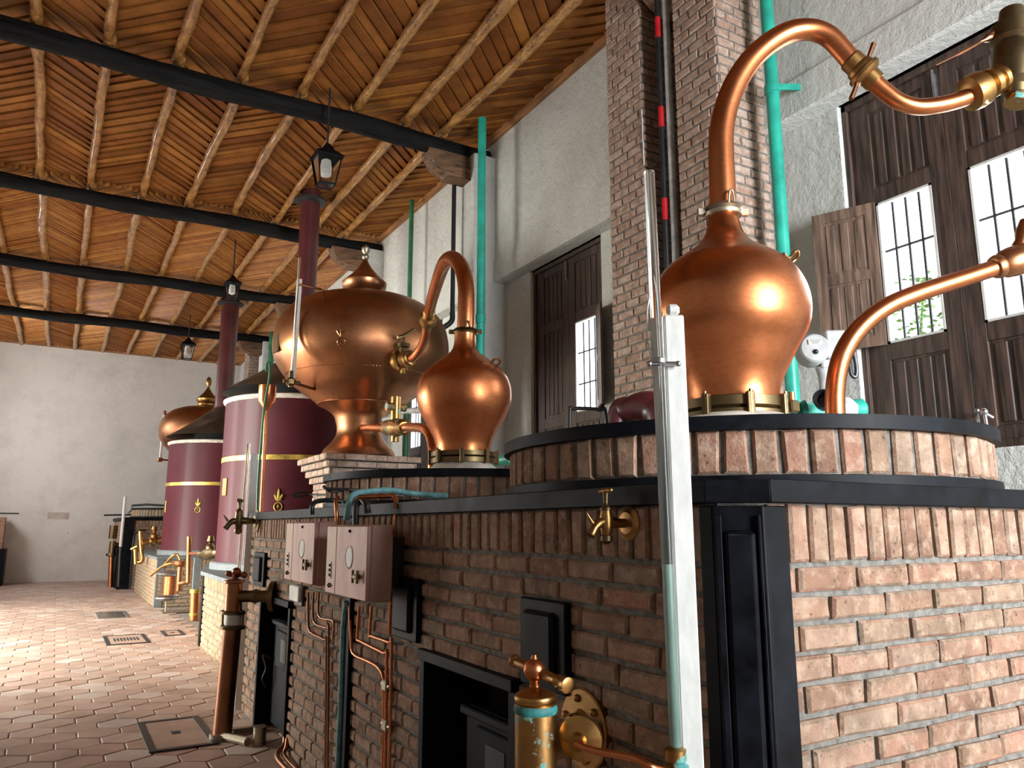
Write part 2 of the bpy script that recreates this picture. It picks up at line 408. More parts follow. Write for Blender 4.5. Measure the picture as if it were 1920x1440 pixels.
# ceiling deck + planks / canes
PX = [-2.7, -2.02, -1.34, -.67, .0, .71, 1.39, 2.08, 2.76, 3.42, 3.97]
mb = MB(); mb.box(XL-.3, XR+.4, YB-.3, YF+.3, ZC, ZC+.12, 2)
edges = [XL]+PX+[XW]
bays = list(zip([YB]+BEAMS, BEAMS+[YF]))
for bi, (y0, y1) in ((0, (YB, BEAMS[3])), (4, (BEAMS[3], BEAMS[5])), (6, (BEAMS[5], YF+.04))):
    cane = bi >= 4
    for si in range(len(edges)-1):
        x0, x1 = edges[si], edges[si+1]; w = x1-x0
        sl = (1 if si % 2 == 0 else -1)*(1.0 if not cane else 1.25); yy = y0-abs(sl)*w-.1
        
        while yy < y1+.15:
            ww = (.205 if not cane else (.105 if bi < 6 else .12))*random.uniform(.75, 1.2)
            a0 = yy+(abs(sl)*w if sl < 0 else 0)
            # trim the strip to the bay
            ta, tb = sorted(((y0-.09-a0-ww/2)/(sl*w), (y1+.06-a0-ww/2)/(sl*w)))
            ta = max(0, ta); tb = min(1, tb)
            if tb-ta > .03:
                xa, xb = x0+w*ta, x0+w*tb; b0, b1 = a0+sl*w*ta, a0+sl*w*tb
                if not cane:
                    z2 = ZC-.014+random.uniform(-.002, .002); z0 = z2-.022+random.uniform(-.004, .004); g = .009
                    mb.add([(xa, b0+g, z0), (xb, b1+g, z0), (xb, b1+ww-g, z2), (xa, b0+ww-g, z2), (xa, b0+g, z0+.03), (xb, b1+g, z0+.03), (xb, b1+ww-g, z2+.03), (xa, b0+ww-g, z2+.03)],
                           [(0,1,2,3), (0,4,5,1), (3,2,6,7)], 0)
                else:
                    vs = []; zj = random.uniform(0, .010); wj = random.uniform(-.01, .01)
                    for xx_, aa in ((xa, b0), (xb, b1+wj)):
                        for k in range(6):
                            t = PI*k/5; vs.append((xx_, aa+ww*.5-ww*.34*math.cos(t), ZC-.012-zj-ww*.46*math.sin(t)))
                    mb.add(vs, [(k, k+1, 7+k, 6+k) for k in range(5)], 1)
            yy += ww
struct('ceiling', mb, [M['plank'], M['cane'], M['deck']], ang=25)
# ---------------------------------------------------------------- poles, beams, corbels
ordn = ['first', 'second', 'third', 'fourth', 'fifth', 'sixth', 'seventh', 'eighth', 'ninth', 'tenth', 'eleventh', 'twelfth']
bayname = {1: 'above the camera', 2: 'before the nearest beam', 3: 'between first and second black beams', 4: 'between second and third black beams', 5: 'between third and last black beams', 6: 'between last beam and far wall'}
def log_mesh(L, r, seed, seg=12, n=34, wob=.022, rr=.16):
    rnd = random.Random(seed); pts = []; rad = []; ph = [rnd.uniform(0, 6) for _ in range(4)]; fr = [rnd.uniform(.3, 1.3), rnd.uniform(2, 5), rnd.uniform(9, 16)]
    for i in range(n+1):
        t = i/n; pts.append(V((wob*fr[0]*math.sin(t*fr[1]+ph[0])+wob*.3*math.sin(t*fr[2]+ph[1]), t*L, wob*.3*math.sin(t*9+ph[2]))))
        rad.append(r*(1.08-.16*t)*(1+rr*.5*math.sin(t*31+ph[3])+rnd.uniform(-rr, rr)*.5))
    m_ = MB().tube(pts, rad, seg)
    for q in m_.v: q.x += rnd.uniform(-.004, .004); q.z += rnd.uniform(-.004, .004)
    return m_
for bi in range(1, 7):
    y0, y1 = bays[bi]
    vis = [p for p in PX if p > -2.2]
    for k, px in enumerate(reversed(vis)):
        m_ = log_mesh(y1-y0+.16, .060*random.uniform(.88, 1.14), bi*31+k)
        for p in m_.v: p += V((px, y0-.08, 6.645))
        o = obj('ceiling_pole', m_, M['pole'], ang=60)
        tag(o, 'peeled ceiling pole, %s from window wall, %s' % (ordn[k], bayname[bi]), 'roof pole', 'peeled poles under the ceiling boards')
bn = ['behind the camera', 'ending between the two brick pillars', 'nearest of those crossing the whole picture', 'crossing where ceiling planks turn to canes', 'just behind the middle lantern', 'closest to the far wall']
for i, yb in enumerate(BEAMS):
    rnd = random.Random(i+90); pts = []; rad = []
    for k in range(31):
        t = k/30; pts.append(V((XL+.05+(4.62-XL)*t if i != 1 else XL+.05+(4.62-XL)*t, yb+.02*math.sin(t*11+i), 6.475+.012*math.sin(t*17+i)))); rad.append(.118*(1+.06*math.sin(t*23+i)+rnd.uniform(-.04, .04)))
    o = obj('ceiling_beam', MB().tube(pts, rad, 14), M['beam'], ang=60)
    tag(o, 'round black log beam '+bn[i], 'beam', 'black log beams across the hall')
def corbel(yb, x1, lab):
    poly = [(x1, 6.38), (x1-.62, 6.38), (x1-.60, 6.30), (x1-.55, 6.20), (x1-.46, 6.13), (x1-.36, 6.10), (x1-.34, 6.05), (x1, 6.05)]
    n = len(poly); vs = [(x, yb-.13, z) for x, z in poly]+[(x, yb+.13, z) for x, z in poly]
    m_ = MB().add(vs, [(i, (i+1) % n, n+(i+1) % n, n+i) for i in range(n)]+[tuple(range(n-1, -1, -1)), tuple(range(n, 2*n))])
    tag(obj('wooden_corbel', m_, M['corbel'], ang=30, bevel=.006), lab, 'bracket', 'carved corbels under the beam ends')
corbel(8.70, 4.37, 'carved brown corbel under the beam end beside the tall teal pipe')
corbel(4.64, 4.68, 'carved brown corbel between the two brick pillars at the top edge')
corbel(12.84, 4.37, 'carved brown corbel above the copper onion finial')
corbel(16.87, 4.37, 'carved corbel behind the clear gauge tube of the big copper vessel')
corbel(20.97, 4.37, 'farthest carved corbel, beside the tall burgundy flue')
# brick pillars
def pillar(x0, y0, y1, lab, z1=6.45, x1=XW+.01):
    t = thing('brick_pillar', lab, 'pillar', ((x0+x1)/2, (y0+y1)/2, 0), 'brick pillars on the window wall')
    obj('mortar_core', MB().box(x0, x1+.15, y0, y1, 0, z1), M['mortar'], t)
    m_ = MB(); rows = courses(0.3 if x0 < 4.3 else 0, z1, .082, gap=.017)
    rows = [r for r in rows if r[1] > 1.4]
    brickface(m_, (x0, y1, 0), (0, -1, 0), (-1, 0, 0), y1-y0, rows, bl=.19, d=.014, gap=.012)
    brickface(m_, (x0, y0, 0), (1, 0, 0), (0, -1, 0), x1-x0, rows, bl=.19, d=.014, gap=.012, off0=.08)
    obj('brickwork', m_, M['brick_pillar'], t, ang=20)
    return t
pillar(4.19, 3.95, 4.43, 'thin-brick pillar behind the neck of the large copper still', 6.74)
p1_ = pillar(4.19, 4.87, 5.36, 'thin-brick pillar left of the black and red pipe', 6.74)
pillar(4.19, 21.6, 22.2, 'small far brick pillar behind the tall burgundy flue', 6.4)
za, zb = at(1196, 320, X=4.19).z, at(1196, 215, X=4.19).z
obj('paint_drip', MB().tube([V((4.172+random.uniform(-.004, .004), 4.853+random.uniform(-.004, .004), za+(zb-za)*k/20)) for k in range(21)], [random.uniform(.002, .009) for k in range(21)], 6), M['white'], p1_)
# black/red pipe and grey pipe between the pillars
p = at(1243, 300, Y=4.62); px_ = p.x
t = thing('banded_pipe', 'black vertical pipe with red bands between the two brick pillars', 'pipe', (px_, 4.62, 0))
obj('pipe_body', MB().cyl((px_, 4.62, 0), (px_, 4.62, 6.1), .024, 14), M['blackplastic'], t)
for a, b in ((38, 75), (203, 240), (372, 412)):
    obj('red_band', MB().cyl((px_, 4.62, at(1243, b, Y=4.62).z), (px_, 4.62, at(1243, a, Y=4.62).z), .0255, 14), M['redpaint'], t)
p = at(1258, 300, Y=4.56)
tag(obj('grey_pipe', MB().cyl((p.x+.01, 4.56, 0), (p.x+.01, 4.56, 6.1), .032, 14), M['greypipe']), 'grey plastered pipe beside the black and red pipe', 'pipe')
# green pipes
def vpipe(name, x, y, z0, z1, r, mat, lab, collars=(), parts=None):
    t = thing(name, lab, 'pipe', (x, y, z0))
    obj('pipe_body', MB().cyl((x, y, z0), (x, y, z1), r, 20), mat, t)
    for zc in collars: obj('pipe_collar', MB().rings((x, y, zc-.06), (x, y, zc+.06), [(r*1.01, 0), (r*1.18, .05), (r*1.18, .95), (r*1.01, 1)]), mat, t)
    return t
g = vpipe('teal_pipe', 4.5, 3.70, 0, 6.7, .05, M['teal'], 'thick teal vertical pipe right of the brick pillars', ())
m_ = MB(); zb = at(1445, 170, X=4.5).z
m_.lathe(4.5, 3.70, [(.05, zb-.035), (.06, zb-.03), (.06, zb+.03), (.05, zb+.035)], 20)
m_.obox((4.60, 3.60, zb), .2, .012, .05, Matrix.Rotation(-.5, 4, 'Z')); obj('pipe_bracket', m_, M['teal'], g)
g = vpipe('teal_pipe', 4.25, 8.05, 0, 6.66, .052, M['teal'], 'tall teal pipe in front of the plaster pilaster, left of the middle window', (4.0,))
g = vpipe('green_pipe', 4.42, 10.75, 0, 6.62, .036, M['green'], 'thin dark green pipe between the finial and the smaller still neck', ())
g = vpipe('green_pipe', 4.5, 20.4, 0, 6.6, .07, M['green'], 'farthest green pipe, seen above the tank hood left of the big vessel', ())
x, y = 4.24, 8.83
m_ = MB(); m_.cyl((x, y, 4.25), (x, y, 6.05), .03, 14); m_.tube(smooth_path([(x, y, 4.27), (x-.01, y, 4.15), (x-.12, y+.02, 4.05), (x-.2, y+.03, 3.98), (x-.24, y+.04, 3.8)], 5), .035, 12)
m_.lathe(x-.24, y+.04, [(.05, 3.70), (.07, 3.74), (.04, 3.82)], 14)
tag(obj('black_pipe', m_, M['blackplastic'], ang=50), 'thin black drain pipe with a bent foot below the nearest corbel', 'pipe')
# ---------------------------------------------------------------- windows
def panel(mb, x, y0, y1, z0, z1, t=.012):
    """raised vertical ribs within a framed wooden panel"""
    mb.box(x-.004, x+.03, y0-.035, y1+.035, z0-.01, z1+.01)
    n = 4; w = (y1-y0)/n
    for k in range(n): mb.obox((x-.006, y0+w*(k+.5), (z0+z1)/2), .014, w*.72, (z1-z0)*.94, None, .006)
def leafframe(mb, x, y0, y1, z0, z1, cuts, st=.085, d=.045, st2=None):
    """stiles and rails around the openings listed in cuts (z0,z1)"""
    st2 = st if st2 is None else st2
    mb.box(x, x+d, y0, y0+st, z0, z1); mb.box(x, x+d, y1-st2, y1, z0, z1)
    zz = z0
    for a, b in sorted(cuts): mb.box(x, x+d, y0+st, y1-st2, zz, a); zz = b
    mb.box(x, x+d, y0+st, y1-st2, zz, z1)
def window(n, y0, y1, openleft, openright, detail=True):
    root = bpy.data.objects.new('window_%d' % n, None); C.objects.link(root); root.location = (XD, (y0+y1)/2, WZ0); root['kind'] = 'structure'
    WL[root.name] = root.location.copy()
    ym = (y0+y1)/2; z0, z1 = WZ0, WZ1; pz0, pz1 = 2.76, 3.80
    m_ = MB(); m_.box(XD-.03, XD+.08, y0, y0+.04, z0, z1); m_.box(XD-.03, XD+.08, y1-.04, y1, z0, z1); m_.box(XD-.03, XD+.08, y0, y1, z1-.05, z1); m_.box(XD-.05, XD+.08, y0, y1, z0, z0+.05)
    obj('window_frame', m_, M['wood_dark'], root, bevel=.005)
    for a, b, opened in ((y0+.04, ym, openright), (ym, y1-.04, openleft)):
        cuts = [(z0+.14, pz0-.12), (pz0, pz1), (pz1+.12, z1-.14)]
        sa, sb = ((.12, .125), (.125, .16))[a > y0+.1]
        m_ = MB(); leafframe(m_, XD, a, b, z0+.05, z1-.05, cuts, st=sa, st2=sb)
        lf = obj('shutter_leaf', m_, M['wood_dark'], root, bevel=.005)
        m_ = MB()
        for c0, c1 in (cuts[0], cuts[2]): panel(m_, XD+.018, a+sa+.02, b-sb-.02, c0, c1)
        if not opened: panel(m_, XD+.018, a+sa+.02, b-sb-.02, pz0, pz1)
        obj('leaf_panels', m_, M['wood_dark'], lf)
        if opened:
            m_ = MB(); e = .016
            for q0, q1, r0, r1 in ((a+sa, a+sa+e, pz0, pz1), (b-sb-e, b-sb, pz0, pz1), (a+sa, b-sb, pz0, pz0+e), (a+sa, b-sb, pz1-e, pz1)): m_.box(XD-.004, XD+.05, q0, q1, r0, r1)
            obj('white_casing', m_, M['white'], lf)
            m_ = MB(); W = b-a-sa-sb
            for k in (.28, .52, .76): m_.cyl((XD+.04, a+sa+W*k, pz0), (XD+.04, a+sa+W*k, pz1), .009, 6)
            for zz in (pz0+.32, pz0+.68): m_.cyl((XD+.04, a+sa, zz), (XD+.04, b-sb, zz), .009, 6)
            obj('window_bars', m_, M['iron'], lf)
    m_ = MB(); m_.box(XD-.012, XD, ym+.01, ym+.04, z1-.30, z1-.10); m_.cyl((XD-.02, ym+.025, z1-.28), (XD-.02, ym+.025, z1-.07), .009, 8)
    obj('slide_bolt', m_, M['steel'], root)
    m_ = MB(); m_.tube(smooth_path([(XD-.01, ym-.03, z0+.22), (XD-.05, ym-.04, z0+.2), (XD-.05, ym-.045, z0+.05)]), .009, 8); m_.ball((XD-.05, ym-.04, z0+.24), .018)
    obj('lever_handle', m_, M['steel'], root)
    return root
def open_shutter(root, yh, w, ang, z0=2.75, z1=3.81, mat='wood_shutter'):
    """small casement shutter hinged at y=yh on the room side; opens into the room"""
    R = Matrix.Translation((XD-.02, yh, 0)) @ Matrix.Rotation(ang, 4, 'Z')
    m_ = MB(); leafframe(m_, -.012, 0, w, z0, z1, [(z0+.08, (z0+z1)/2-.035), ((z0+z1)/2+.035, z1-.08)], .07, .024)
    for a, b in ((z0+.08, (z0+z1)/2-.035), ((z0+z1)/2+.035, z1-.08)):
        m_.box(-.004, .006, .06, w-.06, a-.01, b+.01)
        for k in range(3):
            ww = (w-.14)/3; m_.obox((-.001, .07+ww*(k+.5), (a+b)/2), .018, ww*.6, (b-a)*.9, None, .005)
    m_.v = [R@p for p in m_.v]
    obj('open_shutter', m_, M[mat], root)
w1 = window(1, *WIN[0], True, True)
open_shutter(w1, 3.20, .44, math.radians(22))
w2 = window(2, *WIN[1], False, True)
open_shutter(w2, 6.57, .42, math.radians(150))
w3 = window(3, *WIN[2], True, False)
w4 = window(4, *WIN[3], False, True)
w5 = window(5, *WIN[4], False, True)
# foliage outside the near window
m_ = MB(); rnd = random.Random(5)
for k in range(420):
    c = V((5.75+rnd.uniform(-.2, .2), 3.42+rnd.gauss(0, .09), 3.15+rnd.uniform(-.65, .3))); R = Matrix.Rotation(rnd.uniform(0, 6), 3, 'Z') @ Matrix.Rotation(rnd.uniform(0, 3), 3, 'X')
    l = rnd.uniform(.02, .04); m_.add([c+R@V(q) for q in ((-l, 0, 0), (0, l*.5, .004), (l, 0, 0), (0, -l*.5, .004))], [(0, 1, 2, 3)])
m_.tube(smooth_path([(5.75, 3.45, 0), (5.8, 3.4, 2), (5.7, 3.46, 2.7), (5.78, 3.4, 3.45)]), .012, 6)
tag(obj('outside_shrub', m_, M['leaf'], ang=0), 'yellow green shrub seen outside through the near window bars', 'shrub')
# ================================================================= FURNACE 1
FX = 1.467; FY = 1.395; FE = 6.93; XE = 4.1; c = .075
FZ = 1.56
def thingE(name, label, cat, loc, group=None): return thing(name, label, cat, loc, group)
fur = thing('brick_furnace', 'long brown brick furnace in the foreground with black edged top slab', 'furnace', (2.7, 4.2, 0), 'brick furnaces')
OP = [(2.46, 3.26, 0.0, .95), (5.50, 6.40, 0.0, .97)]
mb = MB(); wall_holes(mb, 'x', FX+.004, FX+.25, FY+c, FE, 0, FZ, OP)
mb.box(FX+c, XE, FY+.004, FY+.25, 0, FZ); mb.box(FX+.25, XE, FE-.2, FE, 0, FZ); mb.box(XE-.2, XE, FY+.2, FE-.2, 0, FZ)
mb.prism([(FX+.004, FY+c), (FX+c, FY+.004), (FX+.25, FY+.25)], 0, FZ)
obj('mortar_core', mb, M['mortar'], fur, ang=20)
rows = courses(0, FZ, .0735, top=.15, gap=.016)
mb = MB()
holes = [(FE-b, FE-a, z0, z1) for a, b, z0, z1 in OP]
brickface(mb, (FX, FE, 0), (0, -1, 0), (-1, 0, 0), FE-FY-c-.03, rows, holes=holes)
brickface(mb, (FX+c+.02, FY, 0), (1, 0, 0), (0, -1, 0), XE-FX-c, rows)
brickface(mb, (FX, FE, 0), (1, 0, 0), (0, 1, 0), 1.2, rows)
obj('brickwork', mb, M['brick'], fur, ang=20)
ov = .04
foot = [(FX-ov, FE+ov), (FX-ov, FY+c), (FX+c, FY-ov), (XE, FY-ov), (XE, FE+ov)]
obj('top_slab', MB().prism([(FX+.0, FE), (FX, FY+c), (FX+c, FY), (XE, FY), (XE, FE)], FZ+.001, 1.612), M['concrete'], fur)
mb = MB(); n = len(foot); inner = [(FX+.01, FE), (FX+.01, FY+c), (FX+c, FY+.01), (XE-.03, FY+.01), (XE-.03, FE)]
for i in range(n):
    k = (i+1) % n; (ax, ay), (bx, by), (cx_, cy_), (dx_, dy_) = foot[i], foot[k], inner[k], inner[i]
    mb.prism([(ax, ay), (bx, by), (cx_, cy_), (dx_, dy_)], FZ, 1.62)
obj('black_slab_edge', mb, M['black'], fur, bevel=.003)
# corner cladding: flanges + chamfer with raised panel
cd = thing
mb = MB(); zt = 1.553
mb.box(FX-.022, FX, FY+c-.01, FY+c+.042, 0, zt); mb.box(FX+c-.005, FX+c+.075, FY-.022, FY, 0, zt)
mb.prism([(FX-.022, FY+c+.0), (FX-.022, FY+c-.012), (FX+c-.012, FY-.022), (FX+c, FY-.022), (FX+c, FY), (FX, FY+c)], 0, zt)
corner = obj('corner_cladding', mb, M['black'], fur, bevel=.003)
a = V((FX-.022, FY+c-.012, 0)); b_ = V((FX+c-.012, FY-.022, 0)); U = (b_-a).normalized(); Nn = V((-U.y, U.x, 0)); Nn = Nn if Nn.y < 0 else -Nn
Lc = (b_-a).length; mid = (a+b_)/2; R = Matrix(((U.x, Nn.x, 0), (U.y, Nn.y, 0), (0, 0, 1))).to_4x4()
mb = MB(); mb.obox(mid+V((0, 0, .76))+Nn*.004, Lc*.60, .03, 1.46, R, .008)
mb.obox(mid+U*(Lc*.40)+V((0, 0, .78))+Nn*.002, .008, .02, 1.5, R); mb.obox(mid-U*(Lc*.42)+V((0, 0, .78))+Nn*.004, .016, .024, 1.5, R)
obj('raised_panel', mb, M['black'], corner, bevel=.002)
# fire openings
def firebox(y0, y1, z1, dy, door_open):
    m_ = MB(); e = .035
    m_.box(FX-.03, FX+.26, y0-e*.4, y0+e, 0, z1); m_.box(FX-.03, FX+.26, y1-e, y1+e*.4, 0, z1); m_.box(FX-.045, FX+.26, y0-e*.4, y1+e*.4, z1-.02, z1+.025)
    fr = obj('firebox_frame', m_, M['black'], fur, bevel=.004)
    obj('firebox_back', MB().box(FX+.30, FX+.34, y0-.1, y1+.1, 0, z1+.1), M['soot_shade_black'], fur)
    m_ = MB(); ya, yb2 = dy; zt2 = z1-.17
    m_.obox((FX+.10, (ya+yb2)/2, zt2/2+.02), .05, yb2-ya, zt2-.04, None, .006)
    m_.obox((FX+.07, (ya+yb2)/2, zt2-.02), .04, yb2-ya+.03, .035, None, .006)
    m_.obox((FX+.066, (ya+yb2)/2, .62*z1), .02, (yb2-ya)*.55, .26, None, .005)
    dr = obj('firebox_door', m_, M['black'], fur)
    m_ = MB(); m_.obox((FX+.056, (ya+yb2)/2-.02, .62*z1), .006, .15, .16); obj('peep_slot', m_, M['iron'], dr)
    m_ = MB(); yy = yb2-.07; m_.tube(smooth_path([(FX+.06, yy, .50), (FX+.0, yy+.01, .53), (FX+.02, yy-.01, .44), (FX+.0, yy, .36), (FX+.03, yy+.02, .30)]), .008, 8)
    obj('latch_hook', m_, M['iron'], dr)
firebox(2.46, 3.26, .95, (2.50, 3.02), False)
firebox(5.50, 6.40, .97, (5.56, 6.36), False)
def hatch(y0, y1, z0, z1, dd=.03):
    m_ = MB(); m_.obox((FX-.022, (y0+y1)/2, (z0+z1)/2), .03, y1-y0, z1-z0, None, .005)
    h = obj('cleanout_hatch', m_, M['black'], fur)
    m_ = MB(); m_.obox((FX-.04, (y0+y1)/2+.005, (z0+z1)/2+.0), .035, (y1-y0)*.66, (z1-z0)*.74, None, .012); obj('hatch_cover', m_, M['black'], h)
hatch(3.30, 3.60, .99, 1.265); hatch(2.12, 2.40, .975, 1.26); hatch(6.30, 6.66, 1.04, 1.30)
# ---------------------------------------------------------------- round still bases
def drumbase(cx, cy, lab, zb=1.62, zt=1.832, R=.93, mt='brick'):
    t = thing('round_brick_base', lab, 'still base', (cx, cy, zb), 'round brick still bases')
    obj('lower_band', MB().lathe(cx, cy, [(R+.012, zb), (R+.012, zb+.03), (R-.02, zb+.034)], 96), M['black'], t)
    obj('mortar_core', MB().lathe(cx, cy, [(R-.016, zb+.02), (R-.016, zt-.03)], 96), M['mortar'], t)
    m_ = MB(); ringbricks(m_, cx, cy, R-.016, zb+.036, zt-.046, w=.068, gap=.016, d=.012); obj('soldier_bricks', m_, M[mt], t, ang=20)
    obj('upper_band', MB().lathe(cx, cy, [(R-.02, zt-.047), (R+.018, zt-.045), (R+.018, zt-.002), (R-.02, zt)], 96, capt=False), M['black'], t)
    obj('top_plate', MB().lathe(cx, cy, [(R-.018, zt-.05), (R-.018, zt-.001)], 96), M['concrete'], t)
D1 = (2.40, 2.30); D2 = (2.405, 4.78)
drumbase(*D1, 'near round brick base with black bands under the large copper still')
drumbase(*D2, 'smaller looking round brick base with black bands under the second copper still')
# ================================================================= STILLS
S1 = (2.39, 2.27)
def clampring(t, cx, cy, zb, zt, r0, r1, mat, n, lug=.03):
    o = obj('base_clamp_ring', MB().lathe(cx, cy, [(r0, zb), (r1, zb+.002), (r1, zb+(zt-zb)*.42), (r1-.012, zb+(zt-zb)*.5), (r1, zb+(zt-zb)*.58), (r1, zt-.004), (r0, zt)], 64), M[mat], t)
    for k in range(n):
        a_ = 2*PI*(k+.35)/n; ca, sa = math.cos(a_), math.sin(a_); m_ = MB()
        m_.obox((cx+(r1+.006)*ca, cy+(r1+.006)*sa, (zb+zt)/2), .03, lug, (zt-zb)*1.15, Matrix.Rotation(a_, 4, 'Z'), .004)
        m_.cyl((cx+(r1+.015)*ca, cy+(r1+.015)*sa, zb), (cx+(r1+.015)*ca, cy+(r1+.015)*sa, zt+.015), .007, 8)
        obj('clamp_bolt', m_, M['brass_dark'], o)
def still(name, cx, cy, rows, lab, handle_px, ringz, skirt):
    t = thing(name, lab, 'still', (cx, cy, skirt[0][1]), 'copper still heads')
    pr = profile(cx, cy, rows); pr = sorted(pr, key=lambda q: q[1])
    pts = smooth_path([(r, 0, z) for r, z in pr], 5); m_ = MB().lathe(cx, cy, [(p.x, p.z) for p in pts], 80)
    body = obj('onion_body', m_, M['copper'], t, ang=60)
    obj('mounting_skirt', MB().lathe(cx, cy, skirt, 64), M['concrete'], t)
    return t, pr, body
rows1 = [(1333, 1387, 402), (1329, 1391, 420), (1322, 1398, 441), (1303, 1413, 462), (1277, 1440, 480), (1250, 1475, 500), (1231, 1497, 522), (1216, 1513, 552), (1211, 1519, 583), (1214, 1515, 612), (1224, 1506, 634), (1240, 1492, 657), (1257, 1477, 687), (1271, 1464, 712), (1280, 1457, 735), (1283, 1457, 752)]
t1, pr1, b1 = still('copper_still_head', *S1, rows1, 'largest copper onion still head in front of the brick pillars', None, None,
    [(.42, 1.83), (.36, 1.86), (.29, 1.90), (.235, 1.935), (.2, 1.95)])
zr0 = PV(1370, 781, dist_h(*S1)).z-.03; zr1 = PV(1370, 753, dist_h(*S1)).z
clampring(t1, *S1, zr0-.004, zr1, .17, .212, 'brass_dark', 8)
def neckclamp(t, c_, r, h, dirn, mat='bronze_pale'):
    o = obj('neck_clamp', MB().lathe(c_[0], c_[1], [(r, c_[2]-h), (r*1.35, c_[2]-h), (r*1.45, c_[2]-h*.4), (r*1.2, c_[2]), (r*1.45, c_[2]+h*.4), (r*1.3, c_[2]+h), (r, c_[2]+h)], 32), M[mat], t)
    for s_ in (-1, 1): m_ = MB(); m_.obox((c_[0]+s_*dirn[0]*r*1.6, c_[1]+s_*dirn[1]*r*1.6, c_[2]), r*.7, r*.4, h*1.6, Matrix.Rotation(math.atan2(dirn[1], dirn[0]), 4, 'Z'), .004); obj('clamp_lug', m_, M[mat], o)
    m_ = MB(); m_.tube(smooth_path([(c_[0]-r*.9*.5-.01, c_[1]-r*1.2, c_[2]+h*.5), (c_[0]-r*.5, c_[1]-r*1.25, c_[2]+h*3), (c_[0]-r*.2, c_[1]-r*1.25, c_[2]+h*3), (c_[0]+.0, c_[1]-r*1.2, c_[2]+h*.5)]), .005, 8)
    obj('clamp_loop', m_, M[mat], o)
dh1 = dist_h(*S1)
nc = PV(1358, 398, dh1); neckclamp(t1, (S1[0], S1[1], nc.z), .058, .022, (.8639, -.5036))
# handles on the shoulder
def loop_handle(t, pts, r, mat, plate=None):
    m_ = MB().tube(smooth_path(pts, 5), r, 10)
    if plate: m_.obox(plate[0], *plate[1], rot=plate[2], cham=.003)
    obj('lifting_handle', m_, M[mat], t)
def surf(cx, cy, pr, z, ang_):
    for (r0, z0), (r1, z1) in zip(pr, pr[1:]):
        if z0 <= z <= z1: r = r0+(r1-r0)*(z-z0)/(z1-z0+1e-9); return V((cx+r*math.cos(ang_), cy+r*math.sin(ang_), z))
    return V((cx, cy, z))
def handle_on(t, cx, cy, pr, zz, ang0, span, lift, r, mat):
    a = surf(cx, cy, pr, zz, ang0); b = surf(cx, cy, pr, zz-.005, ang0+span); n_ = V((math.cos(ang0+span/2), math.sin(ang0+span/2), .9)).normalized()
    out0 = surf(cx, cy, pr, zz, ang0-span*1.0)
    loop_handle(t, [out0+n_*.004, a+n_*.004, a+n_*lift*.8, (a+b)/2+n_*lift, b+n_*lift*.7, b+n_*.0, surf(cx, cy, pr, zz-.02, ang0+span*1.8)+n_*.006], r, mat)
az_r = math.atan2(-.5036, .8639)   # toward image right
handle_on(t1, *S1, pr1, PV(1470, 505, dh1).z, az_r-.55, .24, .05, .0065, 'brass')
# swan neck 1 : rises, arches right, drops and swings level
swan = thing('swan_neck_pipe', 'thick copper swan neck arching right from the large still', 'pipe', (S1[0], S1[1], nc.z+.02))
path = [(1357, 390), (1354, 340), (1352, 290), (1353, 245), (1362, 200), (1380, 155), (1408, 113), (1443, 81), (1482, 60), (1520, 56), (1553, 68), (1580, 95), (1600, 120)]
rad = [.0585, .057, .0555, .054, .053, .052, .051, .050, .049, .048, .047, .045, .044]
P = [PV(x, y, dh1+.0*i) for i, (x, y) in enumerate(path)]; P[0] = V((S1[0], S1[1], P[0].z-.02))
pp, rr = smooth_path(P, 6, rad); obj('rising_bend', MB().tube(pp, rr, 28), M['copper'], swan, ang=60)
path = [(1630, 146), (1655, 168), (1685, 190), (1720, 200), (1760, 197), (1800, 187), (1838, 172)]
pp, rr = smooth_path([PV(x, y, dh1) for x, y in path], 6, [.040, .038, .037, .0365, .037, .037, .038]); obj('level_bend', MB().tube(pp, rr, 28), M['copper'], swan, ang=60)
a_, b_ = PV(1592, 110, dh1), PV(1642, 155, dh1)
un = obj('union_coupling', MB().rings(a_, b_, [(.046, 0), (.052, .05), (.052, .3), (.060, .36), (.062, .46), (.075, .5), (.077, .60), (.068, .66), (.06, .7), (.048, .74), (.047, 1)], 32), M['brass'], swan)
m_ = MB(); mid = PV(1618, 133, dh1)
m_.cyl(mid+(PV(1634, 96, dh1)-mid)*.5, PV(1638, 82, dh1), .008, 8, r2=.012); obj('union_wing', m_, M['copper_dark'], un); m_ = MB(); m_.cyl(mid+(PV(1600, 170, dh1)-mid)*.5, PV(1596, 186, dh1), .008, 8, r2=.012); obj('union_wing', m_, M['copper_dark'], un)
# brass fitting at the right edge
fit = thing('brass_pipe_fitting', 'large brass pipe fitting at the top right edge, joined to the swan neck', 'fitting', PV(1900, 215, dh1))
obj('threaded_collar', MB().rings(PV(1812, 180, dh1), PV(1900, 135, dh1), [(.040, 0), (.055, .02), (.078, .06), (.082, .2), (.078, .34), (.055, .37), (.05, .44), (.066, .48), (.066, .58), (.05, .62), (.064, .66), (.064, .74), (.05, .8), (.05, 1)], 32), M['brass'], fit)
obj('fitting_body', MB().rings(PV(1906, 182, dh1), PV(1897, 20, dh1), [(.03, 0), (.05, .02), (.055, .10), (.082, .16), (.092, .35), (.088, .55), (.075, .60), (.095, .64), (.095, .80), (.06, .84), (.05, 1)], 32), M['brass_dark'], fit)
m_ = MB(); m_.cyl(PV(1838, 165, dh1-.02), PV(1846, 195, dh1-.02), .035, 12, r2=.02); obj('drain_boss', m_, M['patina'], fit); m_ = MB(); m_.cyl(PV(1905, 195, dh1), PV(1912, 170, dh1), .05, 16); obj('drain_boss', m_, M['patina'], fit)
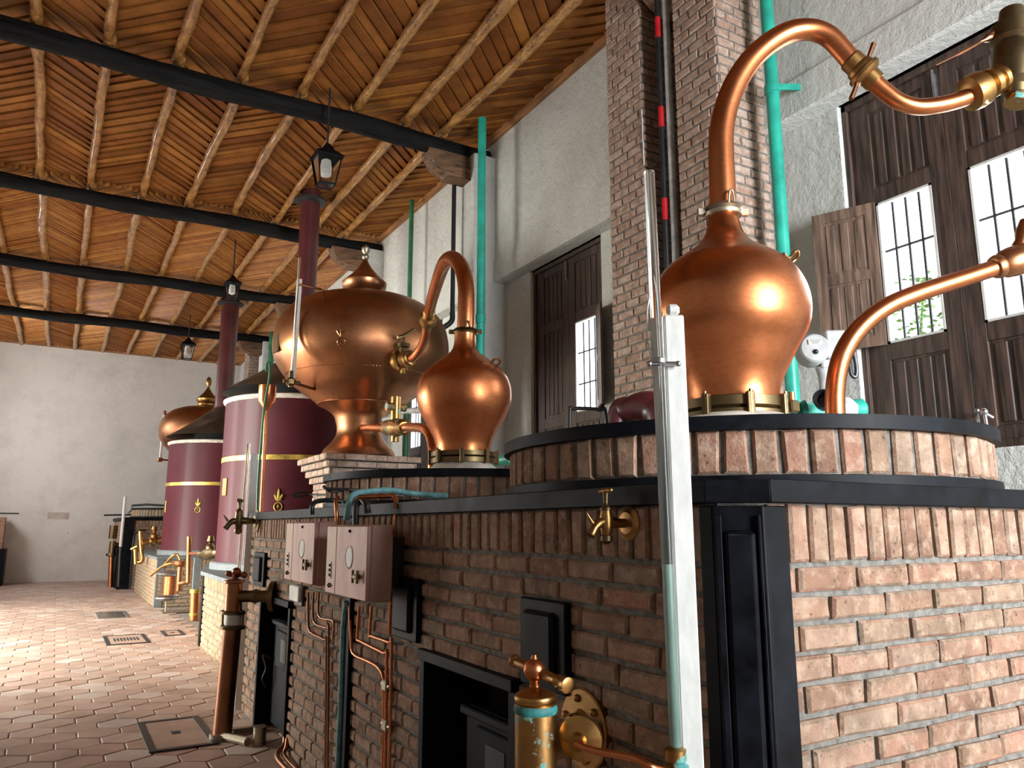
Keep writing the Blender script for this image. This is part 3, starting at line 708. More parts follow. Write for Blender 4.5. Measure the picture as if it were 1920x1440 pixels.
m_ = MB(); q = PV(1870, 50, dh1); m_.tube(smooth_path([PV(1755, 122, dh1), PV(1800, 100, dh1), PV(1850, 72, dh1), PV(1885, 50, dh1)]), [.004]*6+[.008]*6+[.02]*7, 10)
obj('lever_arm', m_, M['copper_dark'], fit)
# second curved copper pipe from the near base
DP = 3.45
cp = thing('curved_copper_pipe', 'copper pipe rising from the near round base and curving to the right edge', 'pipe', PV(1566, 800, DP))
path = [(1566, 800), (1566, 770), (1566, 735), (1570, 700), (1580, 665), (1600, 630), (1630, 598), (1668, 572), (1715, 552), (1765, 535), (1815, 519), (1872, 500)]
P = [PV(x, y, DP) for x, y in path]; P[0].z = 1.825
pp, rr = smooth_path(P, 6, [.0435]*6+[.042]*3+[.040]*3); obj('pipe_body', MB().tube(pp, rr, 28), M['copper'], cp, ang=60)
obj('end_coupling', MB().rings(PV(1862, 503, DP), PV(1935, 478, DP), [(.04, 0), (.052, .03), (.058, .12), (.054, .2), (.066, .3), (.072, .5), (.072, .8), (.06, 1)], 28), M['copper_dull'], cp)
m_ = MB(); m_.rings(PV(1905, 490, DP), PV(1925, 415, DP), [(.03, 0), (.04, .3), (.028, .5), (.036, .7), (.03, 1)], 20); obj('coupling_knob', m_, M['copper_dull'], cp)
# ---- still 2
S2 = (2.407, 4.80); dh2 = dist_h(*S2)
rows2 = [(852, 892, 625), (853, 893, 642), (848, 898, 658), (829, 912, 672), (808, 930, 687), (789, 947, 705), (782, 955, 722), (779, 957, 740), (781, 956, 758), (788, 950, 777), (797, 938, 795), (806, 927, 813), (813, 919, 832), (815, 917, 848)]
t2, pr2, b2 = still('copper_still_head', *S2, rows2, 'smaller reddish copper onion still head left of the middle window', None, None,
    [(.30, 1.83), (.26, 1.86), (.23, 1.90), (.2, 1.93)])
z0 = PV(868, 862, dh2).z; z1 = PV(868, 848, dh2).z; clampring(t2, *S2, z0-.03, z1, .18, .225, 'brass_dark', 8)
nz = PV(873, 622, dh2).z; neckclamp(t2, (S2[0]+.005, S2[1], nz), .062, .018, (.8639, -.5036), 'brass_dark')
handle_on(t2, *S2, pr2, PV(930, 693, dh2).z, az_r-.75, .28, .06, .008, 'copper_dark')
H1 = (3.02, 8.80); dhH = dist_h(*H1)
sw2 = thing('swan_neck_pipe', 'smaller copper swan neck bending back from the second still to the big vessel', 'pipe', (S2[0], S2[1], nz))
path = [(873, 618, 0), (874, 580, 0), (874, 545, .02), (870, 515, .1), (861, 494, .3), (848, 484, .55), (836, 490, .8), (827, 508, 1.05), (818, 535, 1.35), (810, 562, 1.65), (804, 588, 1.95)]
pp, rr = smooth_path([PV(x, y, dh2+d) for x, y, d in path], 6, [.062, .061, .060, .060, .060, .060, .060, .058, .056, .054, .052]); pp[0] = V((S2[0]+.005, S2[1], pp[0].z)); obj('rising_bend', MB().tube(pp, rr, 24), M['copper'], sw2, ang=60)
e0 = PV(804, 590, dh2+1.95)
un = obj('union_coupling', MB().rings(PV(805, 582, dh2+1.9), PV(800, 616, dh2+2.2), [(.052, 0), (.06, .05), (.06, .3), (.085, .38), (.085, .6), (.06, .66), (.05, 1)], 24), M['brass'], sw2)
path = [(800, 612, 2.15), (797, 632, 2.3), (789, 652, 2.5), (777, 668, 2.65), (766, 674, 2.8)]
pp = smooth_path([PV(x, y, dh2+d) for x, y, d in path], 6); obj('lower_bend', MB().tube(pp, .046, 20), M['copper'], sw2, ang=60)
a_ = PV(772, 670, dh2+2.75); b_ = PV(740, 680, dhH-.90)
v_ = obj('inlet_valve', MB().rings(a_, b_, [(.05, 0), (.085, .04), (.085, .16), (.06, .2), (.095, .3), (.10, .5), (.07, .6), (.12, .7), (.12, .82), (.08, .86), (.08, 1)], 24), M['brass'], sw2)
m_ = MB(); cc = (a_+b_)/2; m_.rings(cc, cc+V((0, 0, .26)), [(.05, 0), (.05, .5), (.07, .55), (.07, .7), (.02, .75), (.02, 1)], 16); m_.tube([cc+V((-.08, -.02, .24)), cc+V((0, 0, .27)), cc+V((.12, -.02, .36))], .018, 8); obj('valve_stem', m_, M['brass_dark'], v_)
m_ = MB(); m_.cyl(cc, cc+V((0, 0, -.15)), .03, 10); obj('drain_stub', m_, M['patina'], v_)
# ================================================================= BIG ONION VESSEL (wine heater)
rowsH = [(660, 706, 556), (600, 776, 567), (560, 800, 578), (538, 822, 594), (522, 836, 614), (515, 842, 634), (512, 844, 655), (516, 842, 677), (530, 831, 700), (556, 806, 728), (588, 780, 748), (608, 762, 762)]
rowsF = [(608, 762, 762), (616, 744, 769), (630, 729, 780), (635, 723, 795), (636, 720, 808), (632, 721, 820), (622, 729, 833), (608, 736, 843), (600, 738, 851)]
prH = sorted(profile(*H1, rowsH), key=lambda q: q[1]); prF = sorted(profile(*H1, rowsF), key=lambda q: q[1])
ves = thing('onion_copper_vessel', 'large oblate copper vessel on a flared foot with onion finial behind the second still', 'vessel', (H1[0], H1[1], prF[0][1]), 'oblate copper wine heaters')
pts = smooth_path([(r, 0, z) for r, z in prH], 5); bodyH = obj('vessel_body', MB().lathe(*H1, [(p.x, p.z) for p in pts], 96), M['copper_dull'], ves, ang=60)
pts = smooth_path([(r, 0, z) for r, z in prF], 5); obj('flared_foot', MB().lathe(*H1, [(p.x, p.z) for p in pts], 80), M['copper_dull'], ves, ang=60)
obj('foot_rim', MB().lathe(*H1, [(prF[0][0]+.0, prF[0][1]-.06), (prF[0][0]+.01, prF[0][1]-.03), (prF[0][0], prF[0][1])], 64), M['copper_dark'], ves)
m_ = MB()
for zz, dr in ((prH[0][1]+.006, .010), (PV(680, 712, dhH).z, .008)):
    r = [surf(0, 0, prH, zz, 0).x][0]
    for k in range(150):
        a_ = 2*PI*k/150; m_.obox((H1[0]+(r+dr)*math.cos(a_), H1[1]+(r+dr)*math.sin(a_), zz), .012, .018, .012, Matrix.Rotation(a_, 4, 'Z'), .003)
obj('rivet_rows', m_, M['copper_dark'], bodyH)['kind'] = 'stuff'
topz = prH[-1][1]; RS = prH[-1][0]
rowsN = [(650, 724, 556), (650, 724, 549), (655, 718, 547), (648, 730, 540), (647, 731, 531), (660, 714, 518), (673, 702, 505), (681, 695, 494), (684, 691, 486)]
prN = sorted(profile(*H1, rowsN), key=lambda q: q[1]); fin = obj('onion_finial', MB().lathe(*H1, [(r, z) for r, z in prN], 48), M['copper_dull'], ves, ang=50)
obj('finial_collar', MB().lathe(*H1, [(prN[0][0]+.004, topz-.03), (prN[0][0]+.01, topz+.03), (prN[0][0], topz+.05)], 48), M['brass_dark'], ves)
m_ = MB(); zt = prN[-1][1]; m_.ball((H1[0], H1[1], zt+.03), .045); m_.lathe(*H1, [(.02, zt+.06), (.05, zt+.10), (.052, zt+.14), (.03, zt+.17), (.005, zt+.19)], 16); obj('finial_knob', m_, M['bronze_pale'], fin)
# emblem (fleur over a ring) + plate
def emblem(t, c, right, n_, s_, mat, name='emblem', prof=None):
    """c centre, right unit vector, n_ outward normal"""
    up = V((0, 0, 1)); m_ = MB(); R_ = V(right)
    def pt(u, v, w=.006):
        p = V(c)+R_*u*s_+up*v*s_+V(n_)*w
        if prof:
            a_ = math.atan2(p.y-prof[1], p.x-prof[0]); q = surf(prof[0], prof[1], prof[2], p.z, a_); p = q+V((math.cos(a_), math.sin(a_), 0))*w
        return p
    ring = [pt(.26*math.cos(2*PI*k/24), -.32+.28*math.sin(2*PI*k/24)) for k in range(25)]; m_.tube(ring, .035*s_, 8, cap=False)
    for k in (-1, 0, 1):
        m_.tube([pt(.0, .05), pt(.13*k, .25), pt(.26*k, .46+(.22 if k == 0 else 0)), pt(.20*k, .60+(.30 if k == 0 else -.05))], [.05*s_, .10*s_, .07*s_, .01*s_], 8)
    m_.tube([pt(-.2, .12), pt(.2, .12)], .04*s_, 8); m_.tube([pt(0, -.15), pt(0, -.30), pt(0, -.45)], [.01*s_, .10*s_, .02*s_], 8)
    return obj(name, m_, M[mat], t)
def on_vessel(cx, cy, pr, px, py, dh):
    """first hit of the pixel's ray on the turned surface"""
    d = ray(px, py); best = None
    for k in range(1, 4000):
        s_ = k*.0045/d.length*1.0; s_ = (dh-2.2+k*.0012)/(d.x*FH[0]+d.y*FH[1]); q = V((d.x*s_, d.y*s_, d.z*s_+EYE)); rr_ = math.hypot(q.x-cx, q.y-cy)
        r = None
        for (r0, z0), (r1, z1) in zip(pr, pr[1:]):
            if z0 <= q.z <= z1: r = r0+(r1-r0)*(q.z-z0)/(z1-z0+1e-9)
        if r is not None and rr_ <= r: return q, V((q.x-cx, q.y-cy, 0)).normalized()
    return None, None
q, n_ = on_vessel(*H1, prH, 640, 633, dhH); emblem(bodyH, q, n_.cross(V((0, 0, 1))), n_, .16, 'copper_dark', prof=(H1[0], H1[1], prH))
q, n_ = on_vessel(*H1, prH, 519, 645, dhH)
if q: m_ = MB(); m_.obox(q+n_*.01, .02, .16, .20, Matrix.Rotation(math.atan2(n_.y, n_.x), 4, 'Z'), .003); obj('name_plate', m_, M['brass_dark'], bodyH)
# level gauge on its left side
gt = PV(562, 483, dhH-.98); gb = PV(545, 716, dhH-.98)
gz = thing('level_gauge', 'clear level gauge tube on the left side of the big copper vessel', 'gauge', gb)
m_ = MB(); m_.tube([gt, gb], .014, 12); obj('gauge_tube', m_, M['tubeglass'], gz); m_ = MB(); dv_ = (gb-gt); m_.tube([gt+dv_*.17+V((.03, .03, 0)), gb+V((.03, .03, 0))], .026, 4); obj('gauge_backing', m_, M['white'], gz)
m_ = MB(); a_, n1 = on_vessel(*H1, prH, 611, 570, dhH); a_ = a_ or PV(611, 570, dhH)
m_.tube(smooth_path([PV(562, 533, dhH-.98), PV(590, 540, dhH-.9), PV(605, 545, dhH-.8), a_]), .012, 8); b2_, n2 = on_vessel(*H1, prH, 590, 730, dhH)
m_.tube([gb, b2_ or PV(590, 730, dhH-.1)], .018, 8); obj('gauge_arm', m_, M['copper_dark'], gz)
m_ = MB(); m_.obox(gb, .09, .09, .09, None, .02); m_.cyl(gb+V((-.08, 0, 0)), gb+V((.1, 0, 0)), .02, 8); m_.cyl(gb+V((0, 0, -.06)), gb+V((0, 0, .12)), .025, 8); obj('gauge_cock', m_, M['brass_dark'], gz)
# brick pedestal with corbelled courses
zp = prF[0][1]-.06
ped = thing('brick_pedestal', 'stepped brick pedestal under the big copper vessel', 'pedestal', (H1[0], H1[1], .93))
m_ = MB(); mc = MB(); z = zp; hw0 = .56
for k, hw in enumerate((.56, .52, .48, .44, .40)):
    zz = z-.075; rows = [(zz+.01, z, 'st')]
    for (O, U, Nn) in (((H1[0]-hw, H1[1]+hw, 0), (0, -1, 0), (-1, 0, 0)), ((H1[0]-hw, H1[1]-hw, 0), (1, 0, 0), (0, -1, 0)), ((H1[0]+hw, H1[1]-hw, 0), (0, 1, 0), (1, 0, 0))):
        brickface(m_, O, U, Nn, 2*hw, rows, off0=.1*k)
    mc.box(H1[0]-hw, H1[0]+hw, H1[1]-hw, H1[1]+hw, zz+.008 if k == 0 else zz+.008, z); z = zz
rows = courses(.93, z, .075)
for (O, U, Nn) in (((H1[0]-.4, H1[1]+.4, 0), (0, -1, 0), (-1, 0, 0)), ((H1[0]-.4, H1[1]-.4, 0), (1, 0, 0), (0, -1, 0))): brickface(m_, O, U, Nn, .8, rows)
mc.box(H1[0]-.4, H1[0]+.4, H1[1]-.4, H1[1]+.4, .93, z+.01)
obj('mortar_core', mc, M['mortar'], ped); obj('brickwork', m_, M['brick_pillar'], ped, ang=20)
# pipe from vessel foot to second still base
pl = thing('transfer_pipe', 'horizontal copper pipe with a valve from the vessel foot to the second still base', 'pipe', PV(790, 880, 5.9))
q, n_ = on_vessel(*H1, prF, 680, 802, dhH); q = q or PV(680, 802, dhH-.35)
pts = [q, PV(705, 802, 8.2), PV(735, 802, 7.6), PV(770, 801, 6.9), PV(795, 804, 6.4), PV(806, 816, 6.2), PV(811, 835, 6.1), PV(812, 860, 6.05)]; e_ = pts[-1].copy(); e_.z = 1.5; pts.append(e_)
obj('pipe_body', MB().tube(smooth_path(pts, 5), .042, 16), M['copper'], pl, ang=60)
m_ = MB(); a_ = PV(726, 802, 7.8); b_ = PV(758, 801, 7.1); m_.rings(a_, b_, [(.055, 0), (.08, .05), (.06, .3), (.09, .4), (.09, .6), (.06, .7), (.08, .95), (.05, 1)], 16); cc = (a_+b_)/2; m_.cyl(cc, cc+V((0, 0, .3)), .05, 12); m_.cyl(cc+V((-.1, 0, .2)), cc+V((.1, 0, .2)), .04, 10); m_.cyl(cc, cc-V((0, 0, .14)), .04, 12)
obj('pipe_valve', m_, M['patina'], pl)
m_ = MB(); a_ = PV(700, 787, 9.3); m_.tube(smooth_path([PV(716, 787, 9.0), PV(735, 785, 8.6), PV(750, 772, 8.2), PV(790, 770, 7.6)]), .03, 10); obj('steam_branch', m_, M['grey'], pl)
# ================================================================= TANKS, HOODS, FLUES
T1 = (3.0, 11.45); T2 = (3.0, 18.0); RT = 1.05
def tank(cx, cy, z0, z1, lab, emb_px, plate_px, band_py):
    dh = dist_h(cx, cy); t = thing('cooling_tank', lab, 'tank', (cx, cy, z0), 'burgundy cooling tanks')
    body = obj('tank_shell', MB().lathe(cx, cy, [(RT, z0), (RT, z1-.02), (RT+.012, z1), (RT-.02, z1), (RT-.02, z1-.3)], 96, capt=True), M['burg'], t)
    obj('rolled_rim', MB().lathe(cx, cy, [(RT-.005, z1-.05), (RT+.03, z1-.02), (RT+.035, z1+.01), (RT-.01, z1+.03)], 96, capb=False, capt=False), M['concrete'], t)
    zb = PV(540 if cy < 15 else 370, band_py, dh-RT*.9).z
    obj('gold_band', MB().lathe(cx, cy, [(RT, zb-.035), (RT+.006, zb-.033), (RT+.006, zb+.033), (RT, zb+.035)], 96, capb=False, capt=False), M['goldband'], t)
    pr = [(RT, z0), (RT, z1)]
    q, n_ = on_vessel(cx, cy, pr, *emb_px, dh); emblem(t, q, n_.cross(V((0, 0, 1))), n_, .20, 'goldband')
    q, n_ = on_vessel(cx, cy, pr, *plate_px, dh)
    if q: m_ = MB(); m_.obox(q+n_*.005, .015, .14, .24, Matrix.Rotation(math.atan2(n_.y, n_.x), 4, 'Z'), .003); obj('tank_plate', m_, M['brass'], t)
    obj('base_flange', MB().lathe(cx, cy, [(RT+.03, z0-.10), (RT+.07, z0-.098), (RT+.07, z0-.02), (RT+.05, z0)], 96), M['greyslab'], t)
    return t
TZ0, TZ1 = 1.03, 3.28
tank(*T1, TZ0, TZ1, 'nearer burgundy cooling tank with lilac sheen, left of the big copper vessel', (522, 941), (422, 913), 858)
tank(*T2, TZ0, TZ1, 'farther burgundy cooling tank with gold band, beneath the brown hood', (371, 950), (310, 950), 907)
def hood_flue(cx, cy, R0, z0, z1, r, lab, mat):
    h = thing('conical_hood', lab[0], 'hood', (cx, cy, z0), 'sheet metal hoods over the tanks')
    obj('hood_shell', MB().lathe(cx, cy, [(R0-.02, z0+.012), (R0, z0), (R0*.55, z0+(z1-z0)*.52), (r+.05, z1), (r, z1+.06), (r, z1-.02), (R0*.53, z0+(z1-z0)*.47), (R0-.02, z0+.012)], 72, capb=False, capt=False), M['hood'], h)
    obj('hood_gap_shade', MB().lathe(cx, cy, [(R0*.5, 3.0), (R0*.5, z0+.25)], 32), M['soot_shade_black'], h)  # added black cylinder paints the shade in the gap under the hood
    f = thing('flue_pipe', lab[1], 'flue', (cx, cy, z1), 'burgundy flue pipes')
    obj('flue_tube', MB().lathe(cx, cy, [(r, z1+.03), (r, 6.73)], 32), M[mat], f); obj('flue_collar', MB().lathe(cx, cy, [(r, z1+.0), (r+.02, z1), (r+.02, z1+.05), (r, z1+.06)], 32), M[mat], f)
    obj('ceiling_ring', MB().lathe(cx, cy, [(r, 6.50), (r+.1, 6.53), (r+.1, 6.56), (r, 6.58)], 32), M['iron'], f)
hood_flue(*T1, 1.12, 3.42, 4.05, .15, ('brown conical hood over the nearer tank', 'dark burgundy flue rising behind the big copper vessel to the ceiling'), 'burg_pipe')
hood_flue(*T2, 1.12, 3.42, 4.08, .19, ('brown conical hood over the farther tank, in front of the far finial', 'tall burgundy flue rising from the farther hood'), 'burg_pipe')
# supports of the hood (legs on the tank rim)
# far vessel
H2 = (3.0, 20.35); d2 = math.hypot(*H2); dhh2 = dist_h(*H2)
far = thing('onion_copper_vessel', 'farthest dull copper vessel with onion finial, half hidden by the hood', 'vessel', (H2[0], H2[1], 1.6), 'oblate copper wine heaters')
k_ = (math.atan2(*H2)-az(297, 817))*d2/prH[6][0]
k_ = max(.8, min(1.25, k_)); zc = PV(380, 812, dhh2).z; zc0 = prH[5][1]
obj('vessel_body', MB().lathe(*H2, [(r*k_, zc+(z-zc0)*k_*1.0) for r, z in prH], 64), M['copper_dull'], far, ang=60)
obj('flared_foot', MB().lathe(*H2, [(r*k_, zc+(z-zc0)*k_) for r, z in prF], 48), M['copper_dull'], far, ang=60)
ff = obj('onion_finial', MB().lathe(*H2, [(r*k_*.95, zc+(z-zc0)*k_) for r, z in prN], 48), M['brass'], far, ang=50)
zt2 = zc+(prN[-1][1]-zc0)*k_
m_ = MB(); m_.lathe(*H2, [(.02, zt2-.01), (.06, zt2+.06), (.07, zt2+.14), (.05, zt2+.22), (.008, zt2+.26)], 16); obj('finial_knob', m_, M['brass'], ff)
obj('brick_foot', MB().box(H2[0]-.5, H2[0]+.5, H2[1]-.5, H2[1]+.5, .93, zc+(prF[0][1]-zc0)*k_), M['brick_pale'], far)
g2 = thing('level_gauge', 'small level gauge on the left of the farthest copper vessel', 'gauge', PV(300, 863, dhh2-.4))
obj('gauge_tube', MB().tube([PV(309, 773, dhh2-.4), PV(300, 860, dhh2-.4)], .03, 10), M['white'], g2)
m_ = MB(); m_.tube(smooth_path([PV(309, 778, dhh2-.4), PV(330, 777, dhh2-.3), PV(338, 783, dhh2-.2)]), .018, 6); m_.tube([PV(300, 862, dhh2-.4), PV(325, 863, dhh2-.1)], .02, 6); m_.obox(PV(300, 862, dhh2-.4), .12, .12, .1, None, .02); m_.tube([PV(309, 770, dhh2-.4), PV(309, 778, dhh2-.4)], .035, 8); obj('gauge_arm', m_, M['copper_dark'], g2)
# ================================================================= PLINTHS
def plinth(name, poly, ztop, lab, mat, faces, slab=.05, mats='greyslab', posts=()):
    xs = [p[0] for p in poly]; ys = [p[1] for p in poly]
    t = thing('brick_plinth', lab, 'plinth', ((min(xs)+max(xs))/2, (min(ys)+max(ys))/2, 0), 'low brick tank plinths')
    obj('mortar_core', MB().prism(poly, 0, ztop-slab), M['mortar'], t, ang=20)
    m_ = MB()
    for i in faces:
        a = V((*poly[i], 0)); b = V((*poly[(i+1) % len(poly)], 0)); U = (b-a); L = U.length; U.normalize(); Nn = V((U.y, -U.x, 0))
        brickface(m_, a, U, Nn, L, courses(0, ztop-slab, .075, top=.14), d=.012)
    obj('brickwork', m_, M[mat], t, ang=20)
    cx = sum(xs)/len(xs); cy = sum(ys)/len(ys)
    pe = [(x+(.045 if x > cx else -.045), y+(.045 if y > cy else -.045)) for x, y in poly]
    obj('top_slab', MB().prism(pe, ztop-slab, ztop), M[mats], t, bevel=.004)
    for (x, y, sx, sy) in posts: obj('corner_post', MB().box(x-sx, x+sx, y-sy, y+sy, 0, ztop-slab), M['greyslab' if mats == 'greyslab' and y > 12 else 'black'], t, bevel=.004)
    return t
# counter-clockwise seen from above gives outward normals (U.y,-U.x)
plinth('p1', [(1.74, 10.97), (1.74, 7.35), (4.2, 7.35), (4.2, 13.0), (2.12, 13.0)], .93, 'low brick plinth under the nearer tank, beyond the furnace', 'brick_pale', [0, 1, 4], posts=((1.735, 10.94, .02, .06),))
plinth('p2', [(1.76, 21.0), (1.76, 16.45), (4.15, 16.45), (4.15, 21.0)], .93, 'low brick plinth under the farther tank', 'brick_pale', [0, 1], posts=((1.80, 16.47, .07, .05), (2.92, 16.43, .07, .05)))
# ring courses below the tanks
for (cx, cy), lab in ((T1, 'round brick ring under the nearer tank'), (T2, 'round brick ring under the farther tank')):
    pass
# ================================================================= FAR FURNACE
t = thing('brick_furnace', 'far brick furnace against the end wall behind the farther tank', 'furnace', (2.6, 23.3, 0), 'brick furnaces')
obj('mortar_core', MB().box(1.47, 4.1, 21.6, 25.40, 0, 1.66), M['mortar'], t)
m_ = MB(); brickface(m_, (1.47, 25.4, 0), (0, -1, 0), (-1, 0, 0), 3.8, courses(0, 1.66, .075, top=.15)); brickface(m_, (1.47, 21.6, 0), (1, 0, 0), (0, -1, 0), 2.6, courses(0, 1.66, .075, top=.15)); obj('brickwork', m_, M['brick'], t, ang=20)
obj('black_slab_edge', MB().box(1.41, 4.15, 21.54, 25.42, 1.66, 1.735), M['black'], t)
obj('corner_cladding', MB().box(1.40, 1.68, 21.53, 21.75, 0, 1.66), M['black'], t, bevel=.01)
obj('firebox_door', MB().box(1.38, 1.46, 22.2, 23.3, 0, 1.0), M['black'], t, bevel=.01)
drumbase(2.6, 22.95, 'farthest round brick base, left of the tanks', 1.735, 1.99, .93, 'brick_pale')
# left-edge furnace
t = thing('left_furnace', 'black clad furnace block at the left picture edge near the far wall', 'furnace', (-2.2, 24.2, 0))
q = at(12, 1090, z=0); obj('furnace_body', MB().box(-3.2, q.x-.02, min(q.y, 24.3), 25.3, 0, .93), M['black'], t, bevel=.01)
obj('furnace_shoulder', MB().box(-3.2, q.x-.12, 24.6, 25.3, .93, 1.75), M['brick'], t)
obj('poker_rod', MB().cyl((-3.0, 24.5, 1.86), (q.x+.18, 24.5, 1.85), .018, 8), M['iron'], t); obj('rod_support', MB().box(-2.2, -2.1, 24.45, 24.65, 1.7, 1.9), M['iron'], t)
# ================================================================= GAUGE BOARDS
gb_ = thing('gauge_board', 'tall white wooden gauge board with clear tube in front of the furnace', 'gauge', PV(1275, 1560, 1.95))
zc_ = lambda px, py: PV(px, py, 1.95)
def slat(px0, py0, px1, py1, w, d, dh, off=0):
    a = PV(px0, py0, dh); b = PV(px1, py1, dh); ax = (a-b).normalized(); R_ = V((.8639, -.5036, 0)); n_ = R_.cross(ax); R2 = ax.cross(n_)
    return a, b, ax, n_
a = PV(1262, 592, 1.95); b = PV(1301, 1500, 1.95); b = a+(b-a)*((a.z-.02)/(a.z-b.z)); ax = (a-b).normalized(); Rv = V((.8639, -.5036, 0)); nv = Rv.cross(ax).normalized(); Rm = Matrix((Rv, nv, ax)).transposed().to_4x4()
L = (a-b).length; mid = (a+b)/2
m_ = MB(); m_.obox(mid-Rv*.0, .052, .022, L, Rm, .004); m_.obox(mid-Rv*.036-nv*0, .012, .03, L-.01, Rm, .002)
top = a+ax*.015; m_.obox(top+Rv*.0, .034, .022, .03, Rm, .008)
obj('white_board', m_, M['white'], gb_)
m_ = MB(); ta = PV(1217, 322, 1.93); tb = PV(1268, 1410, 1.93); m_.tube([ta, tb], .0145, 16, cap=False); m_.tube([ta, tb], .0105, 16, cap=False)
m_.tube(smooth_path([PV(1238, 585, 1.94), PV(1243, 800, 1.94), PV(1262, 1300, 1.94)]), .006, 8)
obj('clear_tube', m_, M['tubeglass'], gb_)
la = PV(1251, 1058, 1.93); obj('green_liquid', MB().tube([la, PV(1267.5, 1400, 1.93)], .0098, 14), M['liquid'], gb_)
m_ = MB()
for px, py in ((1238, 682),):
    c_ = PV(px, py, 1.925); m_.tube([c_-Rv*.03, c_+Rv*.05], .006, 8); m_.lathe(0, 0, [(.0175, 0), (.0185, .002), (.0185, .012), (.0175, .014)], 16, axis=ax, org=PV(1235, 682, 1.93)); m_.ball(c_+Rv*.045, .008); m_.ball(c_-Rv*.028, .008)
obj('tube_clip', m_, M['steel'], gb_)
m_ = MB(); m_.rings(PV(1266, 1400, 1.93), PV(1268, 1450, 1.93), [(.016, 0), (.026, .1), (.026, .5), (.02, .6), (.03, .7), (.03, 1)], 20); obj('tube_socket', m_, M['patina'], gb_)
m_ = MB(); m_.tube(smooth_path([PV(1226, 520, 1.98), PV(1214, 580, 1.99), PV(1215, 640, 1.99), PV(1226, 690, 1.98)]), .0022, 6); obj('loose_wire', m_, M['white'], gb_)
# second gauge board at the end of the furnace
g3 = thing('gauge_board', 'pale grey gauge board with tube standing at the far end of the furnace', 'gauge', (1.40, 7.1, 0))
dh3 = 6.75; a = PV(473, 850, dh3); b = PV(456, 1120, dh3); b = a+(b-a)*((a.z-.01)/(a.z-b.z)); ax = (a-b).normalized(); nv = Rv.cross(ax).normalized(); Rm = Matrix((Rv, nv, ax)).transposed().to_4x4(); WL[g3.name] = b.copy(); g3.location = b
obj('white_board', MB().obox((a+b)/2+Rv*.02, .06, .03, (a-b).length, Rm, .004), M['white'], g3)
obj('clear_tube', MB().tube([PV(466, 832, dh3-.03), PV(448, 1075, dh3-.03)], .016, 12), M['tubeglass'], g3)
dh4 = 18.9
g4 = thing('gauge_rod', 'slim white gauge rod standing beside the far furnace corner', 'gauge', PV(226, 1030, dh4))
obj('white_rod', MB().tube([PV(235, 931, dh4), PV(226, 1025, dh4)], .035, 10), M['white'], g4)
obj('rod_foot', MB().tube([PV(226, 1022, dh4), PV(222, 1100, dh4)], .03, 8), M['iron'], g4)
# ================================================================= FAUCETS ON THE FURNACE
def faucet(px, py, X, s_, lab, mat, mat2):
    """brass bib tap on the furnace face; spout points away from the wall"""
    w = at(px, py, X=X); t = thing('brass_tap', lab, 'tap', (X-.06*s_, w.y, w.z-.08*s_), 'brass taps under the furnace slab')
    o = V((X, w.y, w.z)); x_ = V((-1, 0, 0))
    obj('wall_flange', MB().lathe(0, 0, [(.062*s_, -.004), (.062*s_, .006*s_), (.045*s_, .012*s_), (.04*s_, .018*s_), (.018*s_, .022*s_)], 32, axis=x_, org=o), M[mat], t)
    m_ = MB(); m_.tube(smooth_path([o, o+x_*.06*s_, o+x_*.115*s_+V((0, 0, .004)), o+x_*.15*s_-V((0, 0, .01*s_)), o+x_*.175*s_-V((0, 0, .045*s_))]), [.017*s_]*6+[.02*s_]*6+[.017*s_]*6+[.015*s_]*6+[.017*s_], 16)
    cc = o+x_*.105*s_; m_.rings(cc-V((0, 0, .05*s_)), cc+V((0, 0, .05*s_)), [(.012*s_, 0), (.02*s_, .1), (.024*s_, .4), (.024*s_, .7), (.018*s_, 1)], 20)
    m_.tube([o+x_*.165*s_+V((0, 0, .0)), o+x_*.19*s_+V((0, 0, .035*s_))], [.008*s_, .002*s_], 8)
    obj('tap_body', m_, M[mat], t, ang=50)
    m_ = MB(); m_.rings(cc+V((0, 0, .045*s_)), cc+V((0, 0, .11*s_)), [(.022*s_, 0), (.022*s_, .15), (.012*s_, .3), (.009*s_, .5), (.012*s_, 1)], 16); m_.rings(cc-V((0, 0, .075*s_)), cc-V((0, 0, .045*s_)), [(.008*s_, 0), (.022*s_, .4), (.022*s_, 1)], 12); obj('valve_bonnet', m_, M[mat2], t)
    m_ = MB(); ca = cc+V((0, 0, .115*s_)); m_.tube([ca-V((.02*s_, .055*s_, 0)), ca, ca+V((.02*s_, .055*s_, 0))], .0075*s_, 10); m_.ball(ca-V((.02*s_, .055*s_, 0)), .010*s_); m_.ball(ca+V((.02*s_, .055*s_, 0)), .010*s_); m_.ball(ca, .012*s_)
    obj('tap_handle', m_, M[mat], t)
faucet(1180, 981, FX-.012, .80, 'polished brass tap on the furnace face left of the gauge board', 'brass', 'brass_dark')
faucet(483, 977, FX-.012, 1.45, 'dark tarnished tap at the far end of the furnace face', 'brass_dark', 'brass_dark')
